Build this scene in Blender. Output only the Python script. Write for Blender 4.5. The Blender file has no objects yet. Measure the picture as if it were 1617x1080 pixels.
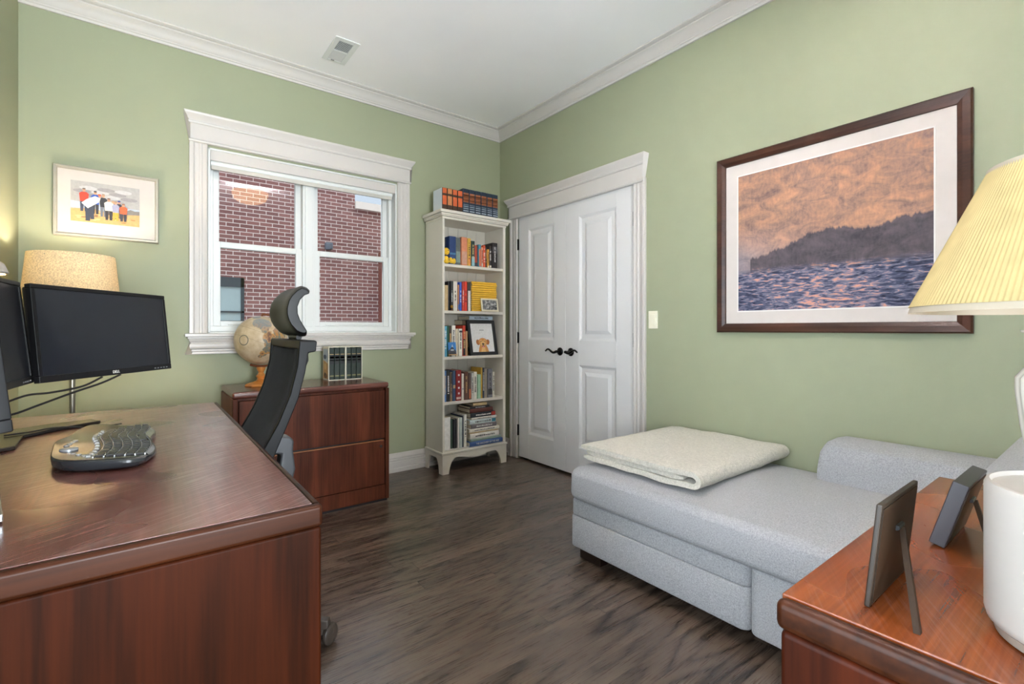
import bpy, bmesh, math, random
from mathutils import Vector, Matrix, noise
random.seed(7)
PI = math.pi
C = bpy.context.scene.collection
XR, YB, XL, YF, ZC = 2.538, 3.48, -0.502, -1.35, 2.857

# ------------------------------------------------------------------ helpers
def lin(c):
    return tuple(((v/255.0)/12.92 if v/255.0 <= .04045 else ((v/255.0+.055)/1.055)**2.4) for v in c)

MATS = {}
def mat(name, rgb=(200,200,200), rough=.5, spec=.5, metal=0, var=0, vscale=20, bump=0, bscale=200, coat=0, linear=None):
    if name in MATS: return MATS[name]
    m = bpy.data.materials.new(name); m.use_nodes = True
    nt = m.node_tree; b = nt.nodes['Principled BSDF']
    c = linear or lin(rgb)
    b.inputs['Base Color'].default_value = (*c, 1)
    b.inputs['Roughness'].default_value = rough
    b.inputs['Specular IOR Level'].default_value = spec
    b.inputs['Metallic'].default_value = metal
    b.inputs['Coat Weight'].default_value = coat
    b.inputs['Coat Roughness'].default_value = .12
    tc = nt.nodes.new('ShaderNodeTexCoord')
    n = nt.nodes.new('ShaderNodeTexNoise'); n.inputs['Scale'].default_value = vscale
    n.inputs['Detail'].default_value = 3
    nt.links.new(tc.outputs['Object'], n.inputs['Vector'])
    v = max(var, .02)
    r = nt.nodes.new('ShaderNodeValToRGB')
    r.color_ramp.elements[0].position = .3; r.color_ramp.elements[1].position = .7
    r.color_ramp.elements[0].color = (*[x*(1-v) for x in c], 1)
    r.color_ramp.elements[1].color = (*[min(1, x*(1+v)) for x in c], 1)
    nt.links.new(n.outputs['Fac'], r.inputs['Fac']); nt.links.new(r.outputs['Color'], b.inputs['Base Color'])
    if bump:
        n2 = nt.nodes.new('ShaderNodeTexNoise'); n2.inputs['Scale'].default_value = bscale
        bp = nt.nodes.new('ShaderNodeBump'); bp.inputs['Strength'].default_value = bump; bp.inputs['Distance'].default_value = .002
        nt.links.new(tc.outputs['Object'], n2.inputs['Vector'])
        nt.links.new(n2.outputs['Fac'], bp.inputs['Height']); nt.links.new(bp.outputs['Normal'], b.inputs['Normal'])
    MATS[name] = m
    return m

class N:
    """tiny node-graph helper"""
    def __init__(s, name):
        s.m = bpy.data.materials.new(name); s.m.use_nodes = True; s.nt = s.m.node_tree
        s.b = s.nt.nodes['Principled BSDF']; MATS[name] = s.m
    def n(s, typ, **kw):
        x = s.nt.nodes.new('ShaderNode'+typ)
        for k, v in kw.items():
            if k.startswith('_'): setattr(x, k[1:], v)
        return x
    def l(s, a, b): s.nt.links.new(a, b)
    def put(s, sock, v):
        if hasattr(v, 'is_linked') or isinstance(v, bpy.types.NodeSocket): s.l(v, sock)
        else: sock.default_value = v
    def math(s, op, a, b=0.0, c=0.0):
        x = s.n('Math'); x.operation = op
        for i, v in enumerate((a, b, c)): s.put(x.inputs[i], v)
        return x.outputs[0]
    def obj(s): return s.n('TexCoord').outputs['Object']
    def sep(s, v):
        x = s.n('SeparateXYZ'); s.l(v, x.inputs[0]); return x.outputs
    def comb(s, a, b, c=0.0):
        x = s.n('CombineXYZ')
        for i, v in enumerate((a, b, c)): s.put(x.inputs[i], v)
        return x.outputs[0]
    def noise(s, v, scale, detail=3, rough=.5, dist=0.0):
        x = s.n('TexNoise'); s.l(v, x.inputs['Vector'])
        x.inputs['Scale'].default_value = scale; x.inputs['Detail'].default_value = detail
        x.inputs['Roughness'].default_value = rough; x.inputs['Distortion'].default_value = dist
        return x.outputs['Fac']
    def white(s, v):
        x = s.n('TexWhiteNoise'); x.noise_dimensions = '3D'; s.l(v, x.inputs['Vector']); return x.outputs['Value']
    def ramp(s, f, stops, interp='LINEAR'):
        x = s.n('ValToRGB'); x.color_ramp.interpolation = interp
        e = x.color_ramp.elements
        while len(e) < len(stops): e.new(.5)
        for i, (p, c) in enumerate(stops):
            e[i].position = p; e[i].color = (*(c if max(c) <= 1 and isinstance(c[0], float) else lin(c)), 1)
        s.l(f, x.inputs['Fac']); return x.outputs['Color']
    def mix(s, f, a, b, blend='MIX'):
        x = s.n('Mix'); x.data_type = 'RGBA'; x.blend_type = blend
        s.put(x.inputs[0], f); 
        for k, v in ((6, a), (7, b)):
            if isinstance(v, tuple): x.inputs[k].default_value = (*v, 1) if len(v) == 3 else v
            else: s.l(v, x.inputs[k])
        return x.outputs[2]
    def bump(s, h, st=.3, d=.002):
        x = s.n('Bump'); x.inputs['Strength'].default_value = st; x.inputs['Distance'].default_value = d
        s.l(h, x.inputs['Height']); s.l(x.outputs['Normal'], s.b.inputs['Normal'])

def wood(name, c0, c1, axis='x', rough=.28, lines=26, sx=.9, sy=9, coat=.0, scratch=0, spec=.5, rw=.22):
    g = N(name); o = g.sep(g.obj())
    a, b2, c2 = {'x': (o[0], o[1], o[2]), 'y': (o[1], o[0], o[2]), 'z': (o[2], o[0], o[1])}[axis]
    v = g.comb(g.math('MULTIPLY', a, sx), g.math('MULTIPLY', b2, sy), g.math('MULTIPLY', c2, sy))
    n1 = g.noise(v, 1.0, 2, .5, .3)
    ring = g.math('SINE', g.math('MULTIPLY', n1, lines))
    ring = g.math('MULTIPLY_ADD', ring, .5, .5)
    fine = g.noise(g.comb(g.math('MULTIPLY', a, 5.0), g.math('MULTIPLY', b2, 150.0), g.math('MULTIPLY', c2, 150.0)), 1.0, 2)
    big = g.noise(g.obj(), 2.2, 2)
    f = g.math('ADD', g.math('MULTIPLY', ring, rw), g.math('ADD', g.math('MULTIPLY', fine, .65-rw), g.math('MULTIPLY', big, .45)))
    col = g.ramp(f, [(.25, c0), (.85, c1)])
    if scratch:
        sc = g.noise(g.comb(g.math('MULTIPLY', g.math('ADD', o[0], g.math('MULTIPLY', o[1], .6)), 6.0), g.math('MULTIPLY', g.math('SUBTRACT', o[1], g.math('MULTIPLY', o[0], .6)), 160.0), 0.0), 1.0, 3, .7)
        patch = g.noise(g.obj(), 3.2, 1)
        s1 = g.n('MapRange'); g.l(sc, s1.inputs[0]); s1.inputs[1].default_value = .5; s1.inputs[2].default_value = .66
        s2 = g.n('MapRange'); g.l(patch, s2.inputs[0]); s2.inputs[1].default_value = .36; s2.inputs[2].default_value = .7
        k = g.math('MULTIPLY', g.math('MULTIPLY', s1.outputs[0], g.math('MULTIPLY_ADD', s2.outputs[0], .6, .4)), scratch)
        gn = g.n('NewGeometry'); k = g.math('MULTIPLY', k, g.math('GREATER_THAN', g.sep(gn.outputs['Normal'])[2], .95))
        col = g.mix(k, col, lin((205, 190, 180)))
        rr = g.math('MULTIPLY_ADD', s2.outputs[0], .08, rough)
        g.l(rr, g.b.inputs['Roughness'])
    else: g.b.inputs['Roughness'].default_value = rough
    g.l(col, g.b.inputs['Base Color'])
    g.b.inputs['Coat Weight'].default_value = coat; g.b.inputs['Coat Roughness'].default_value = .15
    g.b.inputs['Specular IOR Level'].default_value = spec
    g.bump(fine, .02 if scratch else .06, .001)
    return g.m

def fabric(name, c0, c1, scale=420, rough=.95, b=.5):
    g = N(name); o = g.obj()
    n1 = g.noise(o, scale, 2, .7); n2 = g.noise(o, scale*.35, 2)
    f = g.math('ADD', g.math('MULTIPLY', n1, .65), g.math('MULTIPLY', n2, .35))
    g.l(g.ramp(f, [(.36, c0), (.64, c1)]), g.b.inputs['Base Color'])
    g.b.inputs['Roughness'].default_value = rough; g.b.inputs['Specular IOR Level'].default_value = .2
    g.b.inputs['Sheen Weight'].default_value = .25
    g.bump(n1, b, .0015)
    return g.m

def chainloc(o):
    v = Vector((0, 0, 0))
    while o is not None: v += o.location; o = o.parent
    return v

class MB:
    def __init__(s): s.bm = bmesh.new()
    def box(s, x0, y0, z0, x1, y1, z1, mi=0):
        vs = [s.bm.verts.new(p) for p in ((x0,y0,z0),(x1,y0,z0),(x1,y1,z0),(x0,y1,z0),(x0,y0,z1),(x1,y0,z1),(x1,y1,z1),(x0,y1,z1))]
        for f in ((0,3,2,1),(4,5,6,7),(0,1,5,4),(1,2,6,5),(2,3,7,6),(3,0,4,7)):
            s.bm.faces.new([vs[i] for i in f]).material_index = mi
        return s
    def obox(s, o, ax, ay, az, mi=0):
        """oriented box: corner o and three edge vectors"""
        o, ax, ay, az = map(Vector, (o, ax, ay, az))
        p = [o, o+ax, o+ax+ay, o+ay]; p += [q+az for q in p]
        vs = [s.bm.verts.new(q) for q in p]
        for f in ((0,3,2,1),(4,5,6,7),(0,1,5,4),(1,2,6,5),(2,3,7,6),(3,0,4,7)):
            s.bm.faces.new([vs[i] for i in f]).material_index = mi
        return s
    def face(s, pts, mi=0):
        f = s.bm.faces.new([s.bm.verts.new(p) for p in pts]); f.material_index = mi; return s
    def loft(s, rings, cap=True, mi=0, closed=True):
        R = [[s.bm.verts.new(p) for p in r] for r in rings]
        n = len(R[0])
        for a, b in zip(R, R[1:]):
            for i in range(n if closed else n-1):
                j = (i+1) % n
                try: s.bm.faces.new((a[i], a[j], b[j], b[i])).material_index = mi
                except ValueError: pass
        if cap and closed:
            s.bm.faces.new(list(reversed(R[0]))).material_index = mi
            s.bm.faces.new(R[-1]).material_index = mi
        return s
    def prism(s, poly, axis, a, b, mi=0):
        """poly = 2-D outline; axis x: (y,z), y: (x,z), z: (x,y)"""
        f = {'x': lambda p, t: (t, p[0], p[1]), 'y': lambda p, t: (p[0], t, p[1]), 'z': lambda p, t: (p[0], p[1], t)}[axis]
        return s.loft([[f(p, a) for p in poly], [f(p, b) for p in poly]], mi=mi)
    def lathe(s, prof, c=(0,0,0), seg=40, mi=0, cap=True, flute=0, fn=0):
        rings = []
        for r, z in prof:
            ring = []
            for i in range(seg):
                t = 2*PI*i/seg; rr = r*(1+(flute*math.cos(fn*t) if fn else 0))
                ring.append((c[0]+rr*math.cos(t), c[1]+rr*math.sin(t), c[2]+z))
            rings.append(ring)
        return s.loft(rings, cap=cap, mi=mi)
    def tube(s, pts, r, seg=10, mi=0, cap=True):
        pts = [Vector(p) for p in pts]; rings = []
        up = Vector((0, 0, 1))
        for i, p in enumerate(pts):
            d = (pts[min(i+1, len(pts)-1)] - pts[max(i-1, 0)]).normalized()
            a = d.cross(up)
            if a.length < .05: a = d.cross(Vector((1, 0, 0)))
            a.normalize(); b = d.cross(a).normalized()
            rr = r[i] if isinstance(r, (list, tuple)) else r
            rings.append([tuple(p + a*rr*math.cos(2*PI*k/seg) + b*rr*math.sin(2*PI*k/seg)) for k in range(seg)])
        return s.loft(rings, mi=mi, cap=cap)
    def ball(s, c, r, seg=24, sc=(1,1,1), mi=0):
        n = seg//2
        rings = []
        for j in range(1, n):
            t = PI*j/n
            rings.append([(c[0]+r*sc[0]*math.sin(t)*math.cos(2*PI*i/seg), c[1]+r*sc[1]*math.sin(t)*math.sin(2*PI*i/seg), c[2]-r*sc[2]*math.cos(t)) for i in range(seg)])
        return s.loft(rings, mi=mi)
    def build(s, name, mats, parent=None, bevel=0, bseg=2, smooth=False, loc=None, local=False, sub=0):
        me = bpy.data.meshes.new(name)
        bmesh.ops.recalc_face_normals(s.bm, faces=s.bm.faces)
        off = Vector((0, 0, 0))
        if parent is not None and not local: off = chainloc(parent)
        if parent is None and loc is not None: off = Vector(loc)
        bmesh.ops.translate(s.bm, verts=s.bm.verts, vec=-off)
        s.bm.to_mesh(me); s.bm.free()
        o = bpy.data.objects.new(name, me); C.objects.link(o)
        if parent is not None: o.parent = parent
        elif loc is not None: o.location = loc
        for m in (mats if isinstance(mats, (list, tuple)) else [mats]): me.materials.append(m)
        if smooth:
            for p in me.polygons: p.use_smooth = True
            me.set_sharp_from_angle(angle=math.radians(40))
        if bevel:
            b = o.modifiers.new('bevel', 'BEVEL'); b.width = bevel; b.segments = bseg; b.limit_method = 'ANGLE'; b.angle_limit = math.radians(35)
            for p in me.polygons: p.use_smooth = True
            w = o.modifiers.new('wn', 'WEIGHTED_NORMAL'); w.keep_sharp = True
        if sub:
            q = o.modifiers.new('sub', 'SUBSURF'); q.levels = sub; q.render_levels = sub
        return o

def rrect(x0, x1, y0, y1, r, n=5):
    pts = []
    for cx, cy, a0 in ((x1-r, y1-r, 0), (x0+r, y1-r, 90), (x0+r, y0+r, 180), (x1-r, y0+r, 270)):
        for k in range(n+1):
            a = math.radians(a0+90*k/n); pts.append((cx+r*math.cos(a), cy+r*math.sin(a)))
    return pts

def cushion(mb, x0, x1, y0, y1, z0, z1, r=.05, crown=.02, corner=.06, mi=0):
    rings = []
    def ring(ins, z):
        c = max(corner-ins*.5, .015)
        return [(p[0], p[1], z) for p in rrect(x0+ins, x1-ins, y0+ins, y1-ins, min(c, (x1-x0)/2-ins-.001, (y1-y0)/2-ins-.001), 6)]
    rb = r*.6
    for k in range(5):
        a = PI/2*k/4; rings.append(ring(rb*(1-math.sin(a)), z0+rb*(1-math.cos(a))))
    zt = z1-crown
    for k in range(1, 7):
        a = PI/2*k/6; rings.append(ring(r*(1-math.cos(a)), zt-r+r*math.sin(a)))
    m = min(x1-x0, y1-y0)/2-r-.02
    for k in range(1, 7):
        t = k/6; rings.append(ring(r+m*t, zt+crown*math.sin(t*PI/2)))
    mb.loft(rings, mi=mi)
    return mb

def thing(name, label, cat, loc=(0,0,0), rotz=0, group=None):
    o = bpy.data.objects.new(name, None); C.objects.link(o)
    o.location = loc; o.rotation_euler = (0, 0, rotz); o.empty_display_size = .05
    o['label'] = label; o['category'] = cat
    if group: o['group'] = group
    return o
def tag(o, label, cat, group=None):
    o['label'] = label; o['category'] = cat
    if group: o['group'] = group
    return o
def struct(o): o['kind'] = 'structure'; return o
def dup(root, loc, label, rotz=None):
    r = root.copy(); C.objects.link(r); r.location = loc; r['label'] = label
    if rotz is not None: r.rotation_euler.z = rotz
    for ch in list(root.children):
        c = ch.copy(); C.objects.link(c); c.parent = r
        for g in list(ch.children):
            d = g.copy(); C.objects.link(d); d.parent = c
    return r
def text_mesh(name, body, size, m, parent, matrix, ext=.0006, width=None):
    cu = bpy.data.curves.new('t', 'FONT'); cu.body = body; cu.size = size; cu.extrude = ext
    cu.align_x = 'CENTER'; cu.align_y = 'CENTER'
    t = bpy.data.objects.new('t', cu); C.objects.link(t)
    bpy.context.view_layer.update()
    me = bpy.data.meshes.new_from_object(t.evaluated_get(bpy.context.evaluated_depsgraph_get()))
    bpy.data.objects.remove(t)
    if width:
        xs = [v.co.x for v in me.vertices]; k = width/(max(xs)-min(xs))
        for v in me.vertices: v.co.x *= k
    me.transform(matrix)
    me.materials.clear(); me.materials.append(m)
    o = bpy.data.objects.new(name, me); C.objects.link(o); o.parent = parent
    return o

# ------------------------------------------------------------------ materials
def paint(name, rgb, rough=.6, bump=.05, bscale=300, spec=.3):
    g = N(name); o = g.obj(); n1 = g.noise(o, 1.3, 3); c = lin(rgb)
    g.l(g.ramp(n1, [(.3, tuple(float(x*.97) for x in c)), (.7, tuple(float(x*1.03) for x in c))]), g.b.inputs['Base Color'])
    g.b.inputs['Roughness'].default_value = rough; g.b.inputs['Specular IOR Level'].default_value = spec
    g.bump(g.noise(o, bscale, 2), bump, .001)
    return g.m
GREEN = paint('green_wall_paint', (155, 160, 133), .55)
CEIL = paint('ceiling_paint', (249, 248, 250), .8)
TRIM = paint('white_trim_paint', (204, 199, 194), .35, .02, spec=.5)
DOORP = paint('white_door_paint', (222, 221, 221), .35, .02, spec=.5)
VINYL = paint('window_vinyl', (226, 228, 226), .4, .01, spec=.5)
SHELFP = paint('bookcase_paint', (222, 216, 204), .4, .02, spec=.5)
MAHOG = wood('mahogany_veneer_upright', (18, 7, 2), (62, 25, 8), 'z', .5, 24, .7, 9, spec=.08)
EDGEW = wood('solid_edge_wood', (26, 10, 4), (68, 33, 14), 'x', .38, 24, 1.2, 14, spec=.2)
MAHOGX = wood('mahogany_veneer_across', (48, 20, 10), (138, 78, 46), 'x', .3, 24, .7, 9)
DESKTOP = wood('worn_desktop_veneer', (64, 26, 22), (126, 66, 56), 'y', .26, 20, .9, 7, .3, .55, .6, .05)  # real scratches, lightened further to stand in for some window sheen
CABW = wood('filing_cabinet_veneer', (46, 19, 11), (104, 54, 34), 'z', .45, 20, .7, 8, spec=.15)
CABTOP = wood('filing_cabinet_top_veneer', (60, 30, 24), (128, 76, 64), 'x', .22, 20, .7, 8)
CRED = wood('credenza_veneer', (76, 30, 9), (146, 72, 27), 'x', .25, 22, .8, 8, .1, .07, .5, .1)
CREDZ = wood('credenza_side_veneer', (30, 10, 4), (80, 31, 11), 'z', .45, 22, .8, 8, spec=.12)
SOFA = fabric('grey_heather_upholstery', (132, 132, 134), (194, 194, 197), 620)
FLEECE = fabric('cream_fleece', (186, 180, 168), (226, 220, 208), 260, b=1.0)
CHAIRF = fabric('black_chair_mesh', (5, 6, 9), (22, 25, 32), 500); CHAIRF.node_tree.nodes['Principled BSDF'].inputs['Sheen Weight'].default_value = .08
BLACKP = mat('black_plastic', (26, 26, 28), .38, var=.1)
DGREYP = mat('dark_grey_plastic', (16, 17, 19), .5, spec=.25, var=.1)
CASTP = mat('caster_brown_black', (58, 50, 44), .4, var=.1)
GREYM = mat('satin_grey_metal', (150, 152, 156), .3, metal=.8)
SILVER = mat('silver_metal', (200, 204, 208), .25, metal=.9)
BRONZE = mat('oil_rubbed_bronze', (24, 22, 22), .3, metal=.6)
SCREEN = mat('matte_screen', (26, 29, 36), .3, var=.05)
WHITEP = mat('white_plastic', (166, 159, 152), .4)
CREAMP = mat('cream_switch_plastic', (236, 232, 212), .35)
BRASSP = mat('nickel_pole', (170, 164, 150), .3, metal=.8)
PAPER = mat('book_pages', (222, 212, 188), .8, var=.08, vscale=120)
GOLD = mat('gilt_lettering', (206, 172, 112), .5)
WHITEL = mat('white_lettering', (232, 230, 224), .5)
BLACKL = mat('black_lettering', (30, 28, 28), .5)
WALNUT = wood('dark_walnut_frame', (36, 18, 12), (78, 44, 30), 'y', .35, 18, 1.2, 10)
SLOT = mat('dark_slot', (40, 40, 40), .6)

def floor_mat():
    g = N('dark_oak_floor'); o = g.sep(g.obj())
    y = g.math('DIVIDE', o[1], .083); row = g.math('FLOOR', y); fy = g.math('FRACT', y)
    off = g.math('MULTIPLY', g.white(g.comb(row, 3.0, 1.0)), 5.0)
    x = g.math('DIVIDE', g.math('ADD', o[0], off), 1.15); col_ = g.math('FLOOR', x); fx = g.math('FRACT', x)
    rnd = g.white(g.comb(row, col_, 7.0)); rnd2 = g.white(g.comb(row, col_, 19.0))
    v = g.comb(g.math('ADD', g.math('MULTIPLY', o[0], .9), g.math('MULTIPLY', rnd, 40.0)), g.math('ADD', g.math('MULTIPLY', o[1], 6.5), g.math('MULTIPLY', rnd2, 9.0)), g.math('MULTIPLY', rnd2, 20.0))
    n1 = g.noise(v, 1.0, 1, .4, .1)
    ring = g.math('SINE', g.math('MULTIPLY', n1, 62.0))
    ring = g.math('POWER', g.math('MULTIPLY_ADD', ring, .5, .5), .35)
    fine = g.noise(g.comb(g.math('MULTIPLY', o[0], 9.0), g.math('MULTIPLY', o[1], 260.0), rnd), 1.0, 3, .6)
    f = g.math('ADD', g.math('MULTIPLY', ring, .36), g.math('ADD', g.math('MULTIPLY', fine, .3), g.math('MULTIPLY', rnd2, .24)))
    col = g.ramp(f, [(.2, (40, 31, 26)), (.5, (80, 66, 56)), (.85, (110, 93, 80))])
    gap = g.math('MAXIMUM', g.math('LESS_THAN', g.math('ABSOLUTE', g.math('SUBTRACT', fy, .5)), -1.0), g.math('MAXIMUM', g.math('GREATER_THAN', g.math('ABSOLUTE', g.math('SUBTRACT', fy, .5)), .488), g.math('GREATER_THAN', g.math('ABSOLUTE', g.math('SUBTRACT', fx, .5)), .4985)))
    col = g.mix(g.math('MULTIPLY', gap, .75), col, lin((28, 19, 14)))
    g.l(col, g.b.inputs['Base Color'])
    g.l(g.math('MULTIPLY_ADD', fine, .18, .2), g.b.inputs['Roughness'])
    g.bump(g.math('SUBTRACT', g.math('MULTIPLY', fine, .4), gap), .25, .001)
    return g.m
FLOOR = floor_mat()

def brick_mat():
    g = N('red_brick'); o = g.sep(g.obj())
    b = g.n('TexBrick'); b.offset = .5
    g.l(g.comb(o[0], o[2], 0.0), b.inputs['Vector'])
    b.inputs['Scale'].default_value = 1; b.inputs['Mortar Size'].default_value = .006; b.inputs['Mortar Smooth'].default_value = .2
    b.inputs['Brick Width'].default_value = .2; b.inputs['Row Height'].default_value = .0675
    b.inputs['Color1'].default_value = (*lin((140, 99, 95)), 1); b.inputs['Color2'].default_value = (*lin((116, 80, 78)), 1)
    b.inputs['Mortar'].default_value = (*lin((216, 208, 204)), 1)
    col = g.mix(g.math('MULTIPLY', g.noise(g.obj(), 60, 3), .25), b.outputs['Color'], lin((110, 70, 68)))
    g.l(col, g.b.inputs['Base Color']); g.b.inputs['Roughness'].default_value = .9
    return g.m
BRICK = brick_mat()

def glass_mat():
    m = bpy.data.materials.new('window_glass'); m.use_nodes = True; nt = m.node_tree
    nt.nodes.clear()
    o = nt.nodes.new('ShaderNodeOutputMaterial'); t = nt.nodes.new('ShaderNodeBsdfTransparent'); gl = nt.nodes.new('ShaderNodeBsdfGlossy')
    gl.inputs['Roughness'].default_value = .01; t.inputs['Color'].default_value = (.97, .985, .98, 1)
    f = nt.nodes.new('ShaderNodeFresnel'); f.inputs['IOR'].default_value = 1.45
    mx = nt.nodes.new('ShaderNodeMixShader')
    nt.links.new(f.outputs[0], mx.inputs[0]); nt.links.new(t.outputs[0], mx.inputs[1]); nt.links.new(gl.outputs[0], mx.inputs[2])
    nt.links.new(mx.outputs[0], o.inputs[0]); return m
GLASS = glass_mat()

def shade_mat(name, rgb, weave='pleat', trans=.55):
    m = bpy.data.materials.new(name); m.use_nodes = True; nt = m.node_tree
    b = nt.nodes['Principled BSDF']; out = nt.nodes['Material Output']
    tc = nt.nodes.new('ShaderNodeTexCoord'); n = nt.nodes.new('ShaderNodeTexNoise')
    n.inputs['Scale'].default_value = 180 if weave == 'linen' else 30
    nt.links.new(tc.outputs['Object'], n.inputs['Vector'])
    r = nt.nodes.new('ShaderNodeValToRGB'); c = lin(rgb)
    k = .2 if weave == 'linen' else .06
    r.color_ramp.elements[0].position = .35; r.color_ramp.elements[1].position = .65
    r.color_ramp.elements[0].color = (*[x*(1-k) for x in c], 1); r.color_ramp.elements[1].color = (*[min(1, x*(1+k)) for x in c], 1)
    nt.links.new(n.outputs['Fac'], r.inputs['Fac']); nt.links.new(r.outputs[0], b.inputs['Base Color'])
    b.inputs['Roughness'].default_value = .9; b.inputs['Specular IOR Level'].default_value = .1
    t = nt.nodes.new('ShaderNodeBsdfTranslucent'); nt.links.new(r.outputs[0], t.inputs['Color'])
    mx = nt.nodes.new('ShaderNodeMixShader'); mx.inputs[0].default_value = trans
    nt.links.new(b.outputs[0], mx.inputs[1]); nt.links.new(t.outputs[0], mx.inputs[2]); nt.links.new(mx.outputs[0], out.inputs[0])
    return m
LINEN = shade_mat('linen_shade', (226, 210, 176), 'linen', .17)
PLEAT = shade_mat('pleated_shade', (196, 176, 126), 'pleat', .32)

def emis(name, rgb, st):
    m = bpy.data.materials.new(name); m.use_nodes = True
    b = m.node_tree.nodes['Principled BSDF']; b.inputs['Base Color'].default_value = (*lin(rgb), 1)
    b.inputs['Emission Color'].default_value = (*lin(rgb), 1); b.inputs['Emission Strength'].default_value = st
    return m
#%%ROOM
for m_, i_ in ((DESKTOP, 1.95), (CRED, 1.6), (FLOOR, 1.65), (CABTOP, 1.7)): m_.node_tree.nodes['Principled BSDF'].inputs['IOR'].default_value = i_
# ------------------------------------------------------------------ setting
struct(MB().box(XL-.2, YF-.2, -.1, XR+.2, YB+.2, 0).build('floor', FLOOR))
struct(MB().box(XL-.2, YF-.2, ZC, XR+.2, YB+.2, ZC+.12).build('ceiling', CEIL))
WX0, WX1, WZ0, WZ1 = .32, 1.556, 1.07, 2.215
b = MB(); T = .2
b.box(XL-.2, YB, 0, WX0, YB+T, ZC); b.box(WX1, YB, 0, XR+.2, YB+T, ZC)
b.box(WX0, YB, 0, WX1, YB+T, WZ0); b.box(WX0, YB, WZ1, WX1, YB+T, ZC)
struct(b.build('wall_back', GREEN))
LY0, LY1, LZ0, LZ1 = -.75, .9, .35, 2.1
b = MB()
b.box(XL-.15, YF-.2, 0, XL, LY0, ZC); b.box(XL-.15, LY1, 0, XL, YB, ZC); b.box(XL-.15, LY0, 0, XL, LY1, LZ0); b.box(XL-.15, LY0, LZ1, XL, LY1, ZC)
struct(b.build('wall_left', GREEN))
b = MB()
for y in (LY0, (LY0+LY1)/2-.025, LY1-.05): b.box(XL-.1, y, LZ0, XL-.05, y+.05, LZ1)
for z in (LZ0, LZ1-.05): b.box(XL-.1, LY0, z, XL-.05, LY1, z+.05)
w3 = struct(b.build('added_window_left', VINYL))  # window assumed on the unseen left wall, added to light sofa and doors
MB().box(XL-.078, LY0+.05, LZ0+.05, XL-.074, LY1-.05, LZ1-.05).build('pane', GLASS, w3)
DY0, DY1, DZ = 1.998, 3.214, 2.046
b = MB()
b.box(XR, YF-.2, 0, XR+.15, DY0, ZC); b.box(XR, DY1, 0, XR+.15, YB, ZC); b.box(XR, DY0, DZ, XR+.15, DY1, ZC); b.box(XR+.06, DY0, 0, XR+.15, DY1, DZ)
struct(b.build('wall_right', GREEN))
# wall behind the camera with an unseen glazed opening added for fill light
RX0, RX1, RZ0, RZ1 = -.4, .75, .4, 2.65
b = MB()
b.box(XL, YF-.15, 0, RX0, YF, ZC); b.box(RX1, YF-.15, 0, XR, YF, ZC); b.box(RX0, YF-.15, 0, RX1, YF, RZ0); b.box(RX0, YF-.15, RZ1, RX1, YF, ZC)
struct(b.build('wall_front', GREEN))
b = MB()
for x in (RX0, .145, RX1-.05): b.box(x, YF-.1, RZ0, x+.05, YF-.05, RZ1)
for z in (RZ0, RZ1-.05): b.box(RX0, YF-.1, z, RX1, YF-.05, z+.05)
w2 = struct(b.build('added_window_rear', VINYL))
MB().box(RX0+.05, YF-.078, RZ0+.05, RX1-.05, YF-.074, RZ1-.05).build('pane', GLASS, w2)

# crown moulding (profile: distance from wall, height)
CR = [(0, 2.762), (.012, 2.762), (.014, 2.774), (.020, 2.778), (.020, 2.784), (.026, 2.790), (.034, 2.806), (.048, 2.824), (.060, 2.832), (.060, 2.840), (.070, 2.842), (.080, 2.850), (.080, ZC), (0, ZC)]
def sweep(prof, wall, a, b_, name, m, ma=0, mb_=0):
    """ma/mb_ = 1 mitres that end inward"""
    mb = MB(); R = []
    for t, k in ((a, ma), (b_, mb_)):
        ring = []
        for d, z in prof:
            tt = t + k*d
            ring.append({'back': (tt, YB-d, z), 'right': (XR-d, tt, z), 'left': (XL+d, tt, z)}[wall])
        R.append(ring)
    mb.loft(R)
    o = mb.build(name, m, smooth=True)
    return struct(o)
sweep(CR, 'back', XL-.0, XR, 'trim_1', TRIM, 0, -1)
sweep(CR, 'right', YF, YB, 'trim_2', TRIM, 0, -1)
BBP = [(0, 0), (.022, 0), (.022, .028), (.016, .034), (.016, .078), (.013, .08), (.013, .084), (.016, .086), (.016, .098), (.013, .1), (.013, .104), (.016, .106), (.016, .118), (.010, .126), (.010, .134), (.005, .143), (0, .143)]
sweep(BBP, 'back', XL, XR, 'baseboard_back', TRIM)
sweep(BBP, 'left', YF, YB, 'baseboard_left', TRIM)
sweep(BBP, 'right', YF, 1.9, 'baseboard_right', TRIM)
o = MB(); o.loft([[(XR-d, 3.33, z) for d, z in BBP], [(XR-d, YB, z) for d, z in BBP]]); struct(o.build('baseboard_corner', TRIM, smooth=True))

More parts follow.
